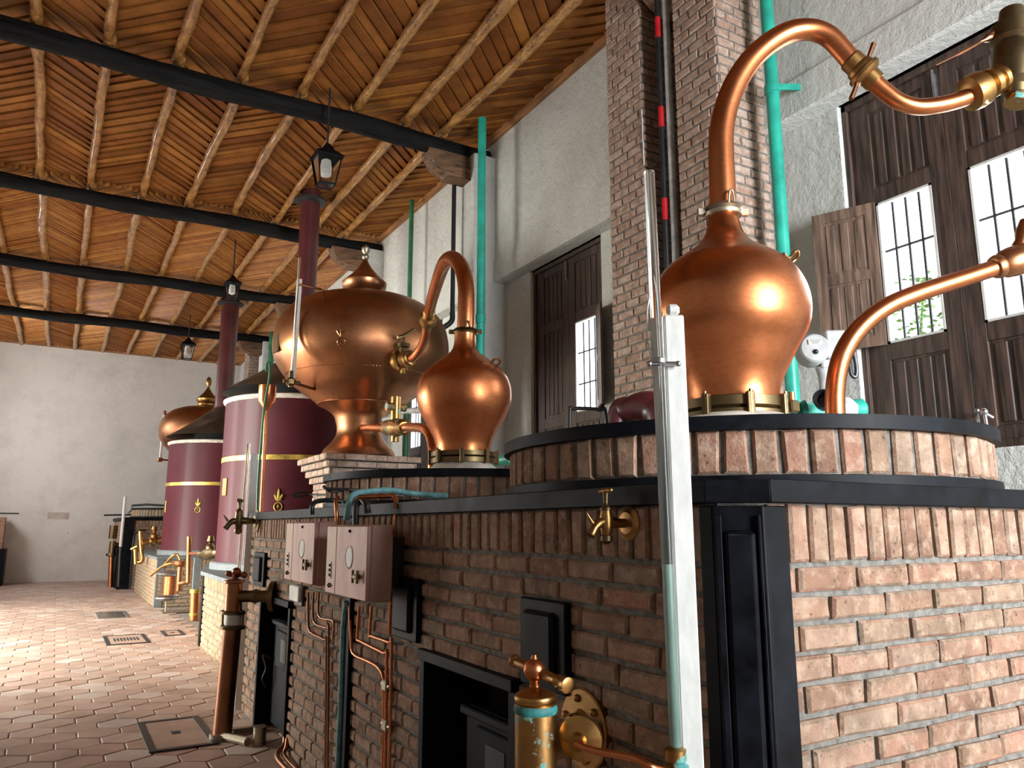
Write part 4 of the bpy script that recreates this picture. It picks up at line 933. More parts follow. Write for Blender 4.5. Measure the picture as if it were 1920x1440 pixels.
# ================================================================= CONTROL BOXES
def cbox(y0, y1, z0, z1, lab, lit):
    X0 = 1.235; X1 = at(737, 1060, Y=3.40).x
    t = thing('control_box', lab, 'control box', ((X0+X1)/2, (y0+y1)/2, z0), 'pinkish copper control boxes')
    ys = y0+(y1-y0)*.73
    obj('wall_mount', MB().box(X1-.01, FX+.01, y0+.12, y1-.12, z0+.06, z1-.06), M['iron'], t)
    obj('box_shell', MB().obox(((X0+X1)/2+.005, (y0+y1)/2, (z0+z1)/2), X1-X0-.01, y1-y0, z1-z0, None, .006), M['boxcopper'], t)
    d = obj('box_door', MB().obox((X0, (y0+ys)/2, (z0+z1)/2), .02, ys-y0-.008, z1-z0-.012, None, .003), M['boxcopper'], t)
    d2_ = obj('side_panel', MB().obox((X0, (ys+y1)/2, (z0+z1)/2), .018, y1-ys-.01, z1-z0-.012, None, .003), M['boxcopper'], t)
    zc = (z0+z1)/2+.02; yc = (y0+ys)/2+.02
    m_ = MB(); m_.lathe(0, 0, [(.056, 0), (.056, .004), (.048, .006), (.048, .003)], 32, axis=(-1, 0, 0), org=(X0-.008, yc, zc), capt=False); obj('dial_rim', m_, M['brass_dark'], d)
    m_ = MB(); m_.lathe(0, 0, [(.047, 0), (.047, .0045)], 32, axis=(-1, 0, 0), org=(X0-.008, yc, zc)); obj('dial_glass', m_, M['bulb'], d)
    m_ = MB(); yk = y0+.10; zk = z0+.11
    m_.cyl((X0, yk, zk), (X0-.035, yk, zk), .012, 12); m_.obox((X0-.03, yk, zk), .012, .07, .014, None, .004); m_.obox((X0-.03, yk+.03, zk), .012, .014, .06, None, .004); m_.obox((X0-.03, yk-.03, zk), .012, .014, .06, None, .004); obj('latch_knob', m_, M['brass_dark'], d)
    m_ = MB(); m_.ball((X0-.012, yc, z1-.03), .008); obj('screw', m_, M['iron'], d)
    yq = (ys+y1)/2; m_ = MB(); m_.obox((X0-.01, yq, z0+.12), .006, .035, .085, None, .003); obj('switch_plate', m_, M['bulb'], d2_)
    m_ = MB()
    for k in (-1, 0, 1): m_.obox((X0-.015, yq, z0+.12+.024*k), .008, .018, .015, None, .002)
    obj('switch_buttons', m_, M['blackplastic'], d2_)
    m_ = MB(); m_.ball((X0-.012, yq, z0+.045), .012); m_.cyl((X0-.012, yq-.03, z0+.045), (X0-.012, yq+.03, z0+.045), .005, 8); obj('side_knob', m_, M['brass_dark'], d2_)
    return t
cbox(3.40, 4.02, 1.165, 1.51, 'nearer pinkish copper control box with round dial on the furnace face', True)
cbox(4.24, 4.86, 1.185, 1.53, 'farther, darker control box with round dial on the furnace face', False)
def wallpath(pts, r, X=FX-.03, k=4): return MB().tube(smooth_path([at(x, y, X=X) for x, y in pts], k), r, 10)
def ctube(name, pts, r, mat, lab, cat='pipe', X=FX-.03, group=None):
    o = obj(name, wallpath(pts, r, X), M[mat], ang=50); tag(o, lab, cat, group)
ctube('copper_tube', [(655, 1135), (658, 1190), (662, 1225), (690, 1240), (712, 1255), (720, 1290), (718, 1440)], .0085, 'copper', 'outermost copper tube curving down under the nearer control box', group='thin copper tubes on the furnace face')
ctube('copper_tube', [(674, 1137), (670, 1195), (675, 1202), (720, 1225), (725, 1232), (722, 1440)], .0075, 'copper', 'middle copper tube below the nearer control box', group='thin copper tubes on the furnace face')
ctube('copper_tube', [(697, 1137), (693, 1190), (697, 1193), (730, 1205), (734, 1212), (730, 1440)], .0075, 'copper', 'innermost copper tube below the nearer control box', group='thin copper tubes on the furnace face')
ctube('copper_tube', [(578, 1110), (578, 1160), (582, 1185), (608, 1200), (612, 1215), (610, 1440)], .0085, 'copper_dark', 'outermost dark copper tube under the farther control box', group='thin copper tubes on the furnace face')
ctube('copper_tube', [(588, 1110), (588, 1165), (612, 1178), (616, 1190), (614, 1440)], .0075, 'copper_dark', 'middle dark copper tube under the farther control box', group='thin copper tubes on the furnace face')
ctube('copper_tube', [(598, 1110), (598, 1155), (622, 1163), (626, 1172), (624, 1200)], .0075, 'copper_dark', 'innermost short dark tube under the farther control box', group='thin copper tubes on the furnace face')
t = thing('copper_riser', 'bright copper riser with a small valve right of the nearer control box', 'pipe', at(730, 1190, X=FX-.03))
obj('riser_tube', wallpath([(742, 947), (740, 1020), (737, 1070), (733, 1130), (730, 1190)], .009), M['copper'], t)
m_ = MB(); c_ = at(735, 1083, X=FX-.045); m_.obox(c_, .035, .035, .06, None, .008); m_.tube([c_, c_+V((-.05, .03, 0)), c_+V((-.06, .03, .02))], .006, 8); m_.cyl(c_-V((0, 0, .04)), c_+V((0, 0, .04)), .014, 10); obj('riser_valve', m_, M['brass'], t)
t = thing('copper_riser', 'dark pair of valves on the copper tubes low on the furnace face', 'valve', at(725, 1375, X=FX-.03))
m_ = MB(); 
for py in (1285, 1360): c_ = at(724, py, X=FX-.03); m_.obox(c_, .03, .06, .05, None, .006); m_.cyl(c_-V((0, .05, 0)), c_+V((0, .05, 0)), .01, 8)
obj('valve_body', m_, M['bronze_pale'], t)
tag(obj('blue_pipe', wallpath([(650, 1128), (644, 1180), (640, 1300), (634, 1440)], .017, FX-.04, 2), M['bluepipe'], ang=50), 'faded blue pipe running down between the two control boxes', 'pipe')
a = at(655, 1128, X=FX); b = at(650, 1440, X=FX); tag(obj('black_channel', MB().box(FX-.035, FX-.001, a.y-.12, a.y-.03, 0, 1.55), M['black'], bevel=.004), 'black cable channel behind the faded blue pipe', 'channel')
# hoses over the slab
def slabtube(name, pts, r, mat, lab, cat='hose', group=None):
    o = obj(name, MB().tube(smooth_path([PV(*p) for p in pts], 5), r, 10), M[mat], ang=50); tag(o, lab, cat, group)
slabtube('teal_hose', [(650, 975, 3.95), (652, 955, 3.95), (657, 935, 3.98), (668, 925, 4.02), (690, 922, 4.1), (730, 919, 4.2), (780, 926, 4.3), (840, 930, 4.3)], .016, 'bluepipe', 'faded teal hose bending over the slab edge above the control boxes')
slabtube('black_hose', [(585, 965, 4.5), (586, 948, 4.5), (594, 940, 4.55), (615, 938, 4.65), (640, 940, 4.7)], .014, 'blackplastic', 'black hose hooked over the slab edge, left of the teal hose')
slabtube('black_hose', [(690, 962, 3.85), (686, 945, 3.85), (676, 938, 3.9), (668, 950, 3.88), (667, 985, 3.85)], .016, 'blackplastic', 'short black hose loop right of the teal hose')
slabtube('copper_rail', [(673, 932, 3.95), (700, 931, 3.95), (725, 930, 3.95), (741, 932, 3.93), (742, 950, 3.8)], .012, 'copper', 'pink copper tube along the slab edge above the nearer box', 'pipe')
slabtube('loop_poker', [(548, 929, 5.2), (556, 925, 5.2), (570, 923, 5.2), (580, 926, 5.2), (570, 930, 5.2), (552, 931, 5.2), (548, 929, 5.2)], .007, 'iron', 'far iron loop handle sticking out over the slab', 'poker')
slabtube('loop_poker', [(760, 930, 4.2), (700, 922, 4.5), (650, 917, 4.7), (640, 920, 4.7), (620, 922, 4.75), (608, 912, 4.75), (612, 916, 4.7), (650, 917, 4.7)], .008, 'iron', 'near iron poker with looped handle lying across the slab', 'poker')
slabtube('iron_rod', [(580, 927, 5.2), (640, 928, 4.9), (700, 929, 4.6), (770, 932, 4.3)], .006, 'iron', 'thin iron rod lying along the slab top', 'rod')
slabtube('copper_drop', [(632, 985, 4.35), (631, 960, 4.35), (630, 940, 4.38), (634, 932, 4.42)], .011, 'copper', 'short bright copper tube entering the farther control box from above', 'pipe')
t = thing('meter_plate', 'small pale meter plate below the farther control box', 'plate', at(558, 1120, X=FX-.02))
a = at(551, 1100, X=FX-.02); b = at(567, 1125, X=FX-.02); obj('plate_body', MB().obox((FX-.035, (a.y+b.y)/2, (a.z+b.z)/2), .03, abs(a.y-b.y), .10, None, .004), M['bulb'], t); obj('plate_back', MB().obox((FX-.02, (a.y+b.y)/2-.06, (a.z+b.z)/2-.01), .02, .16, .13, None, .004), M['blackplastic'], t)
# ================================================================= STANDING COPPER PUMPS
def pump(bx, by, top_pts, lab):
    t = thing('copper_standpipe', lab, 'standpipe', (bx, by, 0), 'copper outlet columns')
    return t
# far pump, by the furnace end
base = at(415, 1385, z=0); dhp = dist_h(base.x, base.y)
t = thing('copper_standpipe', 'tall copper outlet column with glass sight ring at the far furnace end', 'standpipe', base, 'copper outlet columns')
Pp = lambda x, y: PV(x, y, dhp)
obj('lower_column', MB().rings(Pp(416, 1385), Pp(436, 1175), [(.072, 0), (.066, .02), (.064, 1)], 28), M['copper_dark'], t, ang=60)
obj('sight_glass', MB().rings(Pp(436, 1172), Pp(438, 1150), [(.06, 0), (.06, 1)], 24), M['bulb'], t)
m_ = MB()
for a, b in ((1180, 1171), (1152, 1144)): m_.rings(Pp(436, a), Pp(437, b), [(.07, 0), (.09, .2), (.09, .8), (.06, 1)], 24)
for s_ in (-.075, .075): m_.cyl(Pp(436, 1180)+Rv*s_, Pp(437, 1144)+Rv*s_, .008, 8)
obj('ring_flange', m_, M['brass_dark'], t)
up_ = obj('upper_column', MB().rings(Pp(437, 1146), Pp(440, 1085), [(.066, 0), (.062, .1), (.06, .85), (.075, .88), (.075, .95), (.03, 1)], 28), M['copper_dark'], t, ang=50)
m_ = MB(); c_ = Pp(443, 1078); m_.rings(Pp(440, 1088), c_, [(.03, 0), (.02, .6), (.035, 1)], 16); m_.ball(c_+V((0, 0, .02)), .035); m_.ball(c_+Rv*.06, .025); m_.ball(c_-Rv*.06+V((0, 0, .01)), .022); m_.tube([c_-Rv*.06, c_+Rv*.06], .015, 8); obj('ball_handle', m_, M['copper_dark'], t)
m_ = MB(); a_ = Pp(441, 1118); b_ = V((FX-.005, a_.y-.15, a_.z+.0)); m_.rings(a_, b_, [(.045, 0), (.042, .4), (.055, .5), (.042, .6), (.045, .85), (.11, .88), (.11, 1)], 24); obj('outlet_arm', m_, M['brass_dark'], t)
m_ = MB(); m_.tube([V((base.x+.0, base.y-.05, .03)), V((base.x+.12, base.y-.3, .03))], .03, 10); m_.cyl((base.x+.2, base.y-.3, 0), (base.x+.2, base.y-.3, .12), .045, 16); m_.obox((base.x+.18, base.y+.1, .02), .3, .05, .03); m_.cyl((base.x, base.y, 0), (base.x, base.y, .04), .085, 24)
obj('floor_fitting', m_, M['bronze_pale'], t)
# near pump, bottom of the picture
dn = 2.02
t = thing('copper_standpipe', 'brass outlet column with verdigris and cross handle in front of the near firebox', 'standpipe', (PV(1007, 1440, dn).x, PV(1007, 1440, dn).y, 0), 'copper outlet columns')
Pq = lambda x, y, d=0: PV(x, y, dn+d)
bq = Pq(1007, 1440); bq = V((bq.x, bq.y, 0.0))
tq = Pq(1004, 1318); obj('column_barrel', MB().rings(bq, tq, [(.06, 0), (.055, .02), (.052, .9), (.052, 1)], 32), M['patina'], t, ang=60)
obj('verdigris_ring', MB().rings(Pq(1004, 1336), Pq(1004, 1319), [(.0525, 0), (.0545, .2), (.0545, .7), (.0515, 1)], 32), M['verdigris'], t)
cap = obj('column_cap', MB().rings(Pq(1004, 1322), Pq(1003, 1287), [(.050, 0), (.052, .05), (.048, .12), (.052, .2), (.053, .5), (.05, .6), (.03, .85), (.013, 1)], 32), M['brass'], t, ang=50)
m_ = MB(); m_.rings(Pq(1003, 1290), Pq(1002, 1270), [(.014, 0), (.012, .6), (.02, 1)], 16); cb = Pq(1002, 1256); m_.ball(cb, .028, 20); m_.rings(cb+V((0, 0, .02)), cb+V((0, 0, .036)), [(.012, 0), (.006, 1)], 12); obj('ball_knob', m_, M['copper'], t, ang=60)
a_ = Pq(962, 1238, .09); b_ = Pq(1066, 1286, -.10); obj('cross_handle', MB().rings(a_, b_, [(.014, 0), (.017, .02), (.017, .06), (.012, .08), (.014, .1), (.012, .3), (.0125, .78), (.016, .82), (.013, .85), (.012, .9), (.018, .92), (.019, .99), (.012, 1)], 20), M['brass'], t, ang=50)
fc = V((FX-.004, Pq(1100, 1370).y+.0, at(1100, 1350, X=FX).z)); fy = at(1103, 1365, X=FX).y; fz = at(1103, 1365, X=FX).z
fl = V((FX-.0, fy, fz))
m_ = MB(); m_.lathe(0, 0, [(.118, 0), (.118, .020), (.113, .024), (.058, .026), (.05, .034)], 40, axis=(-1, 0, 0), org=fl); fo = obj('wall_flange', m_, M['brass'], t)
m_ = MB()
for k in range(6): a0 = 2*PI*k/6+.3; m_.ball(fl+V((-.026, .088*math.cos(a0), .088*math.sin(a0))), .012, 12)
obj('flange_bolts', m_, M['brass'], fo)
c0 = Pq(1012, 1395); m_ = MB().tube(smooth_path([fl+V((-.01, 0, 0)), fl+V((-.07, 0, -.01)), (fl+c0)/2+V((-.02, 0, -.01)), c0]), [.055]*5+[.05]*5+[.046]*6+[.042]*3, 24); obj('outlet_elbow', m_, M['brass'], t, ang=60)
k0 = Pq(1080, 1395, -.07); m_ = MB(); m_.rings(k0+V((.09, .07, .01)), k0, [(.026, 0), (.028, .4), (.050, .5), (.054, .7), (.036, .8), (.022, .85), (.020, 1)], 24); obj('side_boss', m_, M['brass'], t, ang=50)
m_ = MB().tube(smooth_path([k0, Pq(1110, 1406, -.10), Pq(1160, 1416, -.12), Pq(1195, 1424, -.13), Pq(1225, 1440, -.15), Pq(1262, 1448, -.09)], 5), .0085, 14); obj('sampling_tube', m_, M['copper'], t, ang=60)
# floor copper pipes at the furnace foot
for k, (o1, r) in enumerate(((.10, .017), (.05, .014))):
    tag(obj('floor_pipe', MB().tube(smooth_path([(FX-.015, 5.50-k*.06, .12), (FX-.03, 5.46-k*.06, .08), (FX-o1, 5.35, .04), (FX-o1, 4.9, .03), (FX-o1-.02, 4.0, .03), (FX-o1-.02, 3.4, .03)], 5), r, 10), M['copper_dark'], ang=50), ['outer of two copper pipes along the furnace foot', 'inner of two copper pipes along the furnace foot'][k], 'pipe')
# ================================================================= FUNNEL PIPE BY THE TANK
dq = 9.0
t = thing('funnel_pipe', 'thin copper pipe topped by a copper funnel in front of the nearer tank', 'pipe', PV(487, 1010, dq))
m_ = MB(); b0 = PV(487, 1010, dq); m_.tube([V((b0.x, b0.y, .93)), b0, PV(493, 900, dq), PV(499, 765, dq)], .022, 12); obj('pipe_body', m_, M['copper'], t)
cx, cy = PV(501, 740, dq).x, PV(501, 740, dq).y; obj('funnel', MB().lathe(cx, cy, [(.022, PV(499, 770, dq).z), (.10, PV(500, 752, dq).z), (.10, PV(501, 723, dq).z), (.094, PV(501, 723, dq).z), (.09, PV(501, 745, dq).z)], 24, capt=False, capb=False), M['copper'], t)
tag(obj('green_tube', MB().tube(smooth_path([PV(499, 696, dq-.12), PV(500, 684, dq-.12), PV(503, 679, dq-.12), PV(506, 686, dq-.12), PV(504, 715, dq-.12), PV(496, 760, dq-.12), PV(492, 800, dq-.12), PV(484, 900, dq-.12), PV(482, 965, dq-.12)], 5), .014, 10), M['green'], ang=60), 'thin green tube hooked over the copper funnel', 'tube')
# ================================================================= SPIRIT SAFE AND VALVES AT THE FAR PLINTH
ds = 14.2
fl0 = at(320, 1152, z=0); t = thing('glass_spirit_safe', 'glass cylinder with copper insides on a thin stand before the far plinth', 'spirit safe', PV(318, 1148, ds)*1.0)
c_ = PV(314, 1100, ds); cx, cy = c_.x, c_.y; zt, zb = PV(314, 1076, ds).z, PV(314, 1119, ds).z; r = .19
obj('glass_jar', MB().lathe(cx, cy, [(r, zb), (r, zt)], 32), M['jarglass'], t)
obj('copper_coil', MB().lathe(cx+.05, cy, [(r*.62, zb+.04), (r*.62, zt-.04)], 24), M['copper'], t)
m_ = MB(); m_.lathe(cx, cy, [(r+.01, zt), (r+.015, zt+.02), (.02, zt+.07)], 32); obj('jar_lid', m_, M['steel'], t); m_ = MB(); m_.lathe(cx, cy, [(r*.7, zb-.06), (r+.015, zb-.02), (r+.015, zb), (r, zb+.01)], 32); obj('jar_base', m_, M['steel'], t)
fb = PV(314, 1146, ds); m_ = MB(); m_.cyl((cx, cy, zb-.05), (cx, cy, 0.03), .016, 8); m_.obox((cx+.2, cy, .015), .55, .35, .025, None, .004); obj('stand', m_, M['bronze_pale'], t)
t = thing('outlet_tubes', 'upright copper tube with cup and brass valve joining the nearer tank', 'valve', PV(345, 1100, 13.4))
m_ = MB(); m_.tube([PV(355, 1006, 13.3), PV(353, 1092, 13.3)], .042, 14); m_.tube([PV(356, 1038, 13.3), PV(378, 1038, 12.8)], .03, 12); obj('riser_tube', m_, M['copper_dull'], t)
cu = PV(339, 1052, 13.6); m_ = MB(); m_.lathe(cu.x, cu.y, [(.04, cu.z-.5), (.045, cu.z-.1), (.10, cu.z-.06), (.11, cu.z), (.09, cu.z)], 20, capt=True); m_.tube(smooth_path([(cu.x, cu.y, cu.z-.38), PV(348, 1092, 13.5), PV(353, 1090, 13.4)]), .04, 12); obj('copper_cup', m_, M['copper_dull'], t)
m_ = MB(); m_.tube(smooth_path([PV(283, 1079, 13.8), PV(300, 1065, 13.7), PV(315, 1058, 13.6), PV(330, 1056, 13.6)]), .022, 10); m_.tube(smooth_path([PV(306, 1062, 13.7), PV(322, 1044, 13.6), PV(332, 1040, 13.6), PV(338, 1050, 13.6)]), .022, 10); obj('sample_tubes', m_, M['brass'], t)
m_ = MB(); v0 = PV(376, 1039, 12.7); v1 = PV(412, 1036, 12.0); m_.rings(v0, v1, [(.04, 0), (.07, .05), (.05, .2), (.085, .35), (.085, .6), (.05, .75), (.08, .9), (.04, 1)], 20); vm = (v0+v1)/2; m_.rings(vm, vm+V((0, 0, .27)), [(.06, 0), (.07, .4), (.03, .6), (.06, .7), (.04, 1)], 16); obj('brass_valve', m_, M['brass_dark'], t)
t = thing('outlet_tubes', 'yellow brass tube and valve left of the farther tank', 'valve', PV(262, 1080, 17.2))
m_ = MB(); m_.tube(smooth_path([PV(263, 996, 16.6), PV(265, 1030, 16.6), PV(267, 1046, 16.6), PV(265, 1053, 16.6), PV(259, 1054, 16.6)]), .045, 12); m_.tube([PV(254, 1030, 16.6), PV(255, 1058, 16.6)], .05, 12); m_.tube([PV(246, 1030, 16.6), PV(258, 1024, 16.6)], .03, 10); obj('brass_tube', m_, M['brass'], t)
m_ = MB(); m_.rings(PV(267, 1017, 16.6), PV(303, 1013, 16.8), [(.05, 0), (.05, .35), (.11, .42), (.11, .65), (.06, .72), (.08, 1)], 18); vm = PV(288, 1014, 16.7); m_.rings(vm, vm+V((0, 0, .3)), [(.06, 0), (.08, .4), (.03, .55), (.06, .8), (.04, 1)], 14); obj('brass_valve', m_, M['brass'], t)
m_ = MB(); m_.tube(smooth_path([PV(303, 995, 20.0), PV(270, 994, 19.6), PV(257, 998, 19.2), PV(251, 1010, 19), PV(247, 1050, 18.9), PV(243, 1104, 18.9)]), .02, 8); obj('thin_line', m_, M['iron'], t)
# yellow standpipe between the plinths
b = at(364, 1163, z=0); dd = dist_h(b.x, b.y)
t = thing('copper_standpipe', 'orange copper outlet column with dark green upper part between the plinths', 'standpipe', b, 'copper outlet columns')
obj('lower_column', MB().tube([b, PV(366, 1108, dd)], .075, 20), M['copper'], t); obj('green_upper', MB().tube([PV(366, 1110, dd), PV(370, 1046, dd)], .068, 4), M['greyslab'], t)
m_ = MB(); m_.lathe(b.x, b.y, [(.085, .08), (.085, .12)], 20); q = PV(366, 1108, dd); m_.lathe(q.x, q.y, [(.085, q.z-.03), (.085, q.z+.03)], 20); obj('column_rings', m_, M['goldband'], t)
# far furnace corner pump
b = at(207, 1101, z=0); dd = dist_h(b.x, b.y)
t = thing('copper_standpipe', 'farthest copper outlet column at the left corner of the far furnace', 'standpipe', b, 'copper outlet columns')
obj('lower_column', MB().tube([b, PV(209, 1042, dd)], .06, 16), M['copper'], t)
m_ = MB(); m_.tube([PV(209, 1044, dd), PV(212, 1015, dd)], .08, 12); m_.tube([PV(209, 1042, dd), PV(209, 1037, dd)], .13, 12); m_.tube([PV(212, 1022, dd), PV(228, 1023, dd+.2)], .07, 12); m_.tube([PV(211, 1010, dd), PV(214, 985, dd)], .1, 10); obj('valve_head', m_, M['brass_dark'], t)
tag(obj('iron_rod', MB().cyl(PV(195, 966, dd), PV(250, 965, dd+.5), .02, 8), M['iron']), 'thin iron rod sticking out over the far furnace slab', 'rod')
# ================================================================= THINGS BEHIND THE NEAR BASE
dv = 4.15
t = thing('valve_actuator', 'grey round valve actuator with small printed label right of the large still', 'actuator', PV(1545, 770, dv))
n0 = V((-.62, -.78, .05)).normalized(); c0 = PV(1528, 652, dv-.1)
m_ = MB().lathe(0, 0, [(.082, -.12), (.082, -.01), (.076, .0), (.07, .006), (.03, .008)], 36, axis=n0, org=c0); dr_ = obj('round_housing', m_, M['grey'], t)
m_ = MB(); Rn = V((n0.y, -n0.x, 0)).normalized()*-1; Rn = Rn if Rn.x > 0 else -Rn; un_ = Rn.cross(n0); un_ = un_ if un_.z > 0 else -un_
m_.obox(c0+n0*.012+un_*.03-Rn*.0, .07, .006, .028, Matrix((Rn, n0, un_)).transposed().to_4x4(), .001); obj('printed_label', m_, M['bulb'], dr_)
m_ = MB()
for k in range(3): m_.obox(c0+n0*.0155+un_*(.038-.008*k), .058-.012*k, .002, .003, Matrix((Rn, n0, un_)).transposed().to_4x4())
m_.ball(c0+n0*.01-un_*.025, .014); obj('label_print', m_, M['blackplastic'], dr_)
m_ = MB(); m_.obox(PV(1565, 650, dv), .13, .13, .16, Matrix.Rotation(-.6, 4, 'Z'), .008); m_.obox(PV(1553, 685, dv), .10, .10, .05, Matrix.Rotation(-.6, 4, 'Z'), .008); obj('gear_box', m_, M['grey'], t)
m_ = MB(); m_.rings(PV(1545, 690, dv), PV(1548, 770, dv), [(.045, 0), (.03, .25), (.028, 1)], 18); obj('support_yoke', m_, M['grey'], t)
m_ = MB(); m_.tube(smooth_path([PV(1590, 640, dv+.1), PV(1600, 660, dv+.1), PV(1606, 690, dv+.1), PV(1604, 706, dv+.1), PV(1596, 700, dv+.1), PV(1592, 670, dv+.1)]), .012, 10); obj('cable_loop', m_, M['blackplastic'], t)
t = thing('teal_valve_line', 'horizontal teal pipe with grey ball valve just above the near round base', 'pipe', PV(1550, 800, dv))
m_ = MB(); m_.rings(PV(1500, 772, dv), PV(1552, 772, dv), [(.05, 0), (.065, .15), (.05, .3), (.05, 1)], 20); m_.rings(PV(1590, 768, dv), PV(1622, 768, dv), [(.045, 0), (.055, .2), (.06, .8), (.04, 1)], 20); m_.tube([PV(1498, 772, dv), PV(1460, 775, dv+.1), PV(1430, 775, dv+.1)], .045, 16); q = PV(1515, 772, dv); m_.cyl((q.x, q.y, 1.612), q, .03, 12); obj('teal_section', m_, M['teal'], t)
m_ = MB(); m_.rings(PV(1570, 765, dv-.05), PV(1600, 767, dv-.02), [(.05, 0), (.062, .2), (.06, .7), (.045, 1)], 6); obj('grey_union', m_, M['grey'], t)
m_ = MB(); m_.lathe(0, 0, [(.045, 0), (.052, .02), (.052, .09), (.045, .1), (.035, .08), (.035, .02)], 24, axis=V((-.85, -.5, .1)), org=PV(1548, 755, dv-.15)); obj('open_cap', m_, M['blackplastic'], t)
t = thing('burgundy_bend', 'burgundy arched duct bend showing behind the near round base', 'duct', PV(1195, 800, 4.3))
m_ = MB(); pts = [PV(1140, 812, 4.4), PV(1158, 782, 4.4), PV(1182, 768, 4.35), PV(1208, 763, 4.3), PV(1232, 770, 4.25), PV(1246, 795, 4.2), PV(1250, 830, 4.2)]
pts[0].z = pts[-1].z = 1.615
pp, rr = smooth_path(pts, 6, [.05, .06, .075, .09, .10, .10, .10]); m_.tube(pp, rr, 28); obj('duct_tube', m_, M['burg_pipe'], t, ang=60)
tag(obj('black_hose', MB().tube(smooth_path([V((*PV(1069, 800, 3.6).xy, 1.62)), PV(1068, 778, 3.6), PV(1076, 767, 3.6), PV(1100, 766, 3.6), PV(1125, 769, 3.6), PV(1137, 780, 3.6), V((*PV(1142, 800, 3.6).xy, 1.62))]), .009, 10), M['blackplastic'], ang=60), 'thin black hose arched above the near round base below the middle window', 'hose')
t = thing('small_tap', 'small steel lever tap at the right rim of the near round base', 'tap', PV(1852, 815, 3.0))
m_ = MB(); m_.cyl(PV(1853, 818, 3.0), PV(1846, 775, 3.0), .006, 8); m_.ball(PV(1845, 772, 3.0), .014); m_.tube([PV(1846, 774, 3.0), PV(1862, 783, 3.0)], .006, 8); obj('tap_lever', m_, M['steel'], t)
m_ = MB(); q = PV(1486, 762, 3.15); m_.obox(q, .05, .04, .05, None, .006); m_.cyl(q, q+V((0, 0, .06)), .012, 8); tag(obj('brass_lug', m_, M['brass_dark']), 'small brass lug beside the base ring of the large still', 'lug')
t = thing('teal_pipe', 'short horizontal teal pipe low behind the second still', 'pipe', (3.3, 6.0, 1.7))
m_ = MB(); m_.tube([PV(905, 868, 6.4), PV(960, 860, 6.0)], .045, 14); obj('pipe_body', m_, M['teal'], t)
# ================================================================= LANTERNS
def lantern(x, y, px, py_top, py_bot, zrod, lab):
    dh = dist_h(x, y); zt = PV(px, py_top, dh).z; zb = PV(px, py_bot, dh).z; h = zt-zb
    t = thing('hanging_lantern', lab, 'lantern', (x, y, zb), 'black iron hanging lanterns')
    w = h*.46
    def sq(hw, z): return [(x+hw*math.cos(PI/4+k*PI/2), y+hw*math.sin(PI/4+k*PI/2), z) for k in range(4)]
    z1 = zt-h*.36
    m_ = MB(); m_.add(sq(w*.95, z1)+sq(w*.40, z1+h*.17)+sq(w*.34, z1+h*.22)+sq(w*.12, z1+h*.34), [(0,3,2,1)]+[(a*4+k, a*4+(k+1) % 4, a*4+4+(k+1) % 4, a*4+4+k) for a in range(3) for k in range(4)]+[(12,13,14,15)]); obj('lantern_roof', m_, M['black'], t, ang=20)
    m_ = MB(); top = sq(w*.78, z1); bot = sq(w*.50, zb+.01)
    for k in range(4):
        m_.tube([top[k], bot[k]], h*.016, 6); m_.tube([top[k], top[(k+1) % 4]], h*.02, 6); m_.tube([bot[k], bot[(k+1) % 4]], h*.02, 6)
    obj('lantern_frame', m_, M['black'], t)
    m_ = MB(); a = sq(w*.75, z1); b = sq(w*.47, zb+.02); m_.add(a+b, [(k, (k+1) % 4, 4+(k+1) % 4, 4+k) for k in range(4)]); obj('lantern_panes', m_, M['lampglass'], t, ang=0)
    obj('lamp_bulb', MB().lathe(x, y, [(.01, z1), (h*.10, z1-h*.05), (h*.12, z1-h*.2), (h*.12, z1-h*.38), (h*.05, z1-h*.42)], 16), M['bulb'], t)
    obj('hanging_rod', MB().cyl((x, y, zt-h*.03), (x, y, zrod), .012, 8), M['iron'], t)
lantern(2.35, 8.35, 612, 268, 349, 6.66, 'nearest and largest black lantern hanging under the plank ceiling')
lantern(2.36, 14.1, 440, 516, 562, 6.7, 'middle black lantern hanging in front of the tall burgundy flue')
lantern(2.39, 19.9, 348, 632, 674, 6.7, 'farthest small black lantern near the end wall')
# ================================================================= FLOOR COVERS
def cover(x0, x1, y0, y1, lab, kind):
    t = thing('floor_cover', lab, 'floor cover', ((x0+x1)/2, (y0+y1)/2, 0), 'inspection covers in the floor')
    m_ = MB(); e = .05
    for a in ((x0, x0+e, y0, y1), (x1-e, x1, y0, y1), (x0+e, x1-e, y0, y0+e), (x0+e, x1-e, y1-e, y1)): m_.box(a[0], a[1], a[2], a[3], -.01, .010)
    obj('cover_frame', m_, M['iron' if kind != 'glass' else 'steel'], t, bevel=.002)
    obj('cover_panel', MB().box(x0+e, x1-e, y0+e, y1-e, -.01, .006), M[{'glass': 'paneglass', 'grate': 'tile', 'tile': 'tile'}[kind]], t)
    if kind == 'grate':
        m_ = MB(); n = 8
        for k in range(n): xx_ = x0+.12+(x1-x0-.24)*k/(n-1); m_.box(xx_-.012, xx_+.012, (y0+y1)/2-.16, (y0+y1)/2+.16, 0, .008)
        obj('drain_slots', m_, M['soot_shade_black'], t)
    if kind == 'tile': obj('lift_slot', MB().box((x0+x1)/2-.03, (x0+x1)/2+.03, (y0+y1)/2-.04, (y0+y1)/2+.04, 0, .009), M['soot_shade_black'], t)
cover(.74, 1.22, 14.88, 16.0, 'bluish glass inspection cover in the floor, farthest one', 'glass')
cover(.70, 1.22, 11.53, 12.5, 'floor cover with dark drain slots in the middle of the lit floor', 'grate')
cover(.68, 1.13, 6.02, 6.95, 'shadowed floor cover beside the tall copper column', 'tile')
cover(1.45, 1.72, 12.1, 12.7, 'small floor cover close to the near plinth end', 'tile')
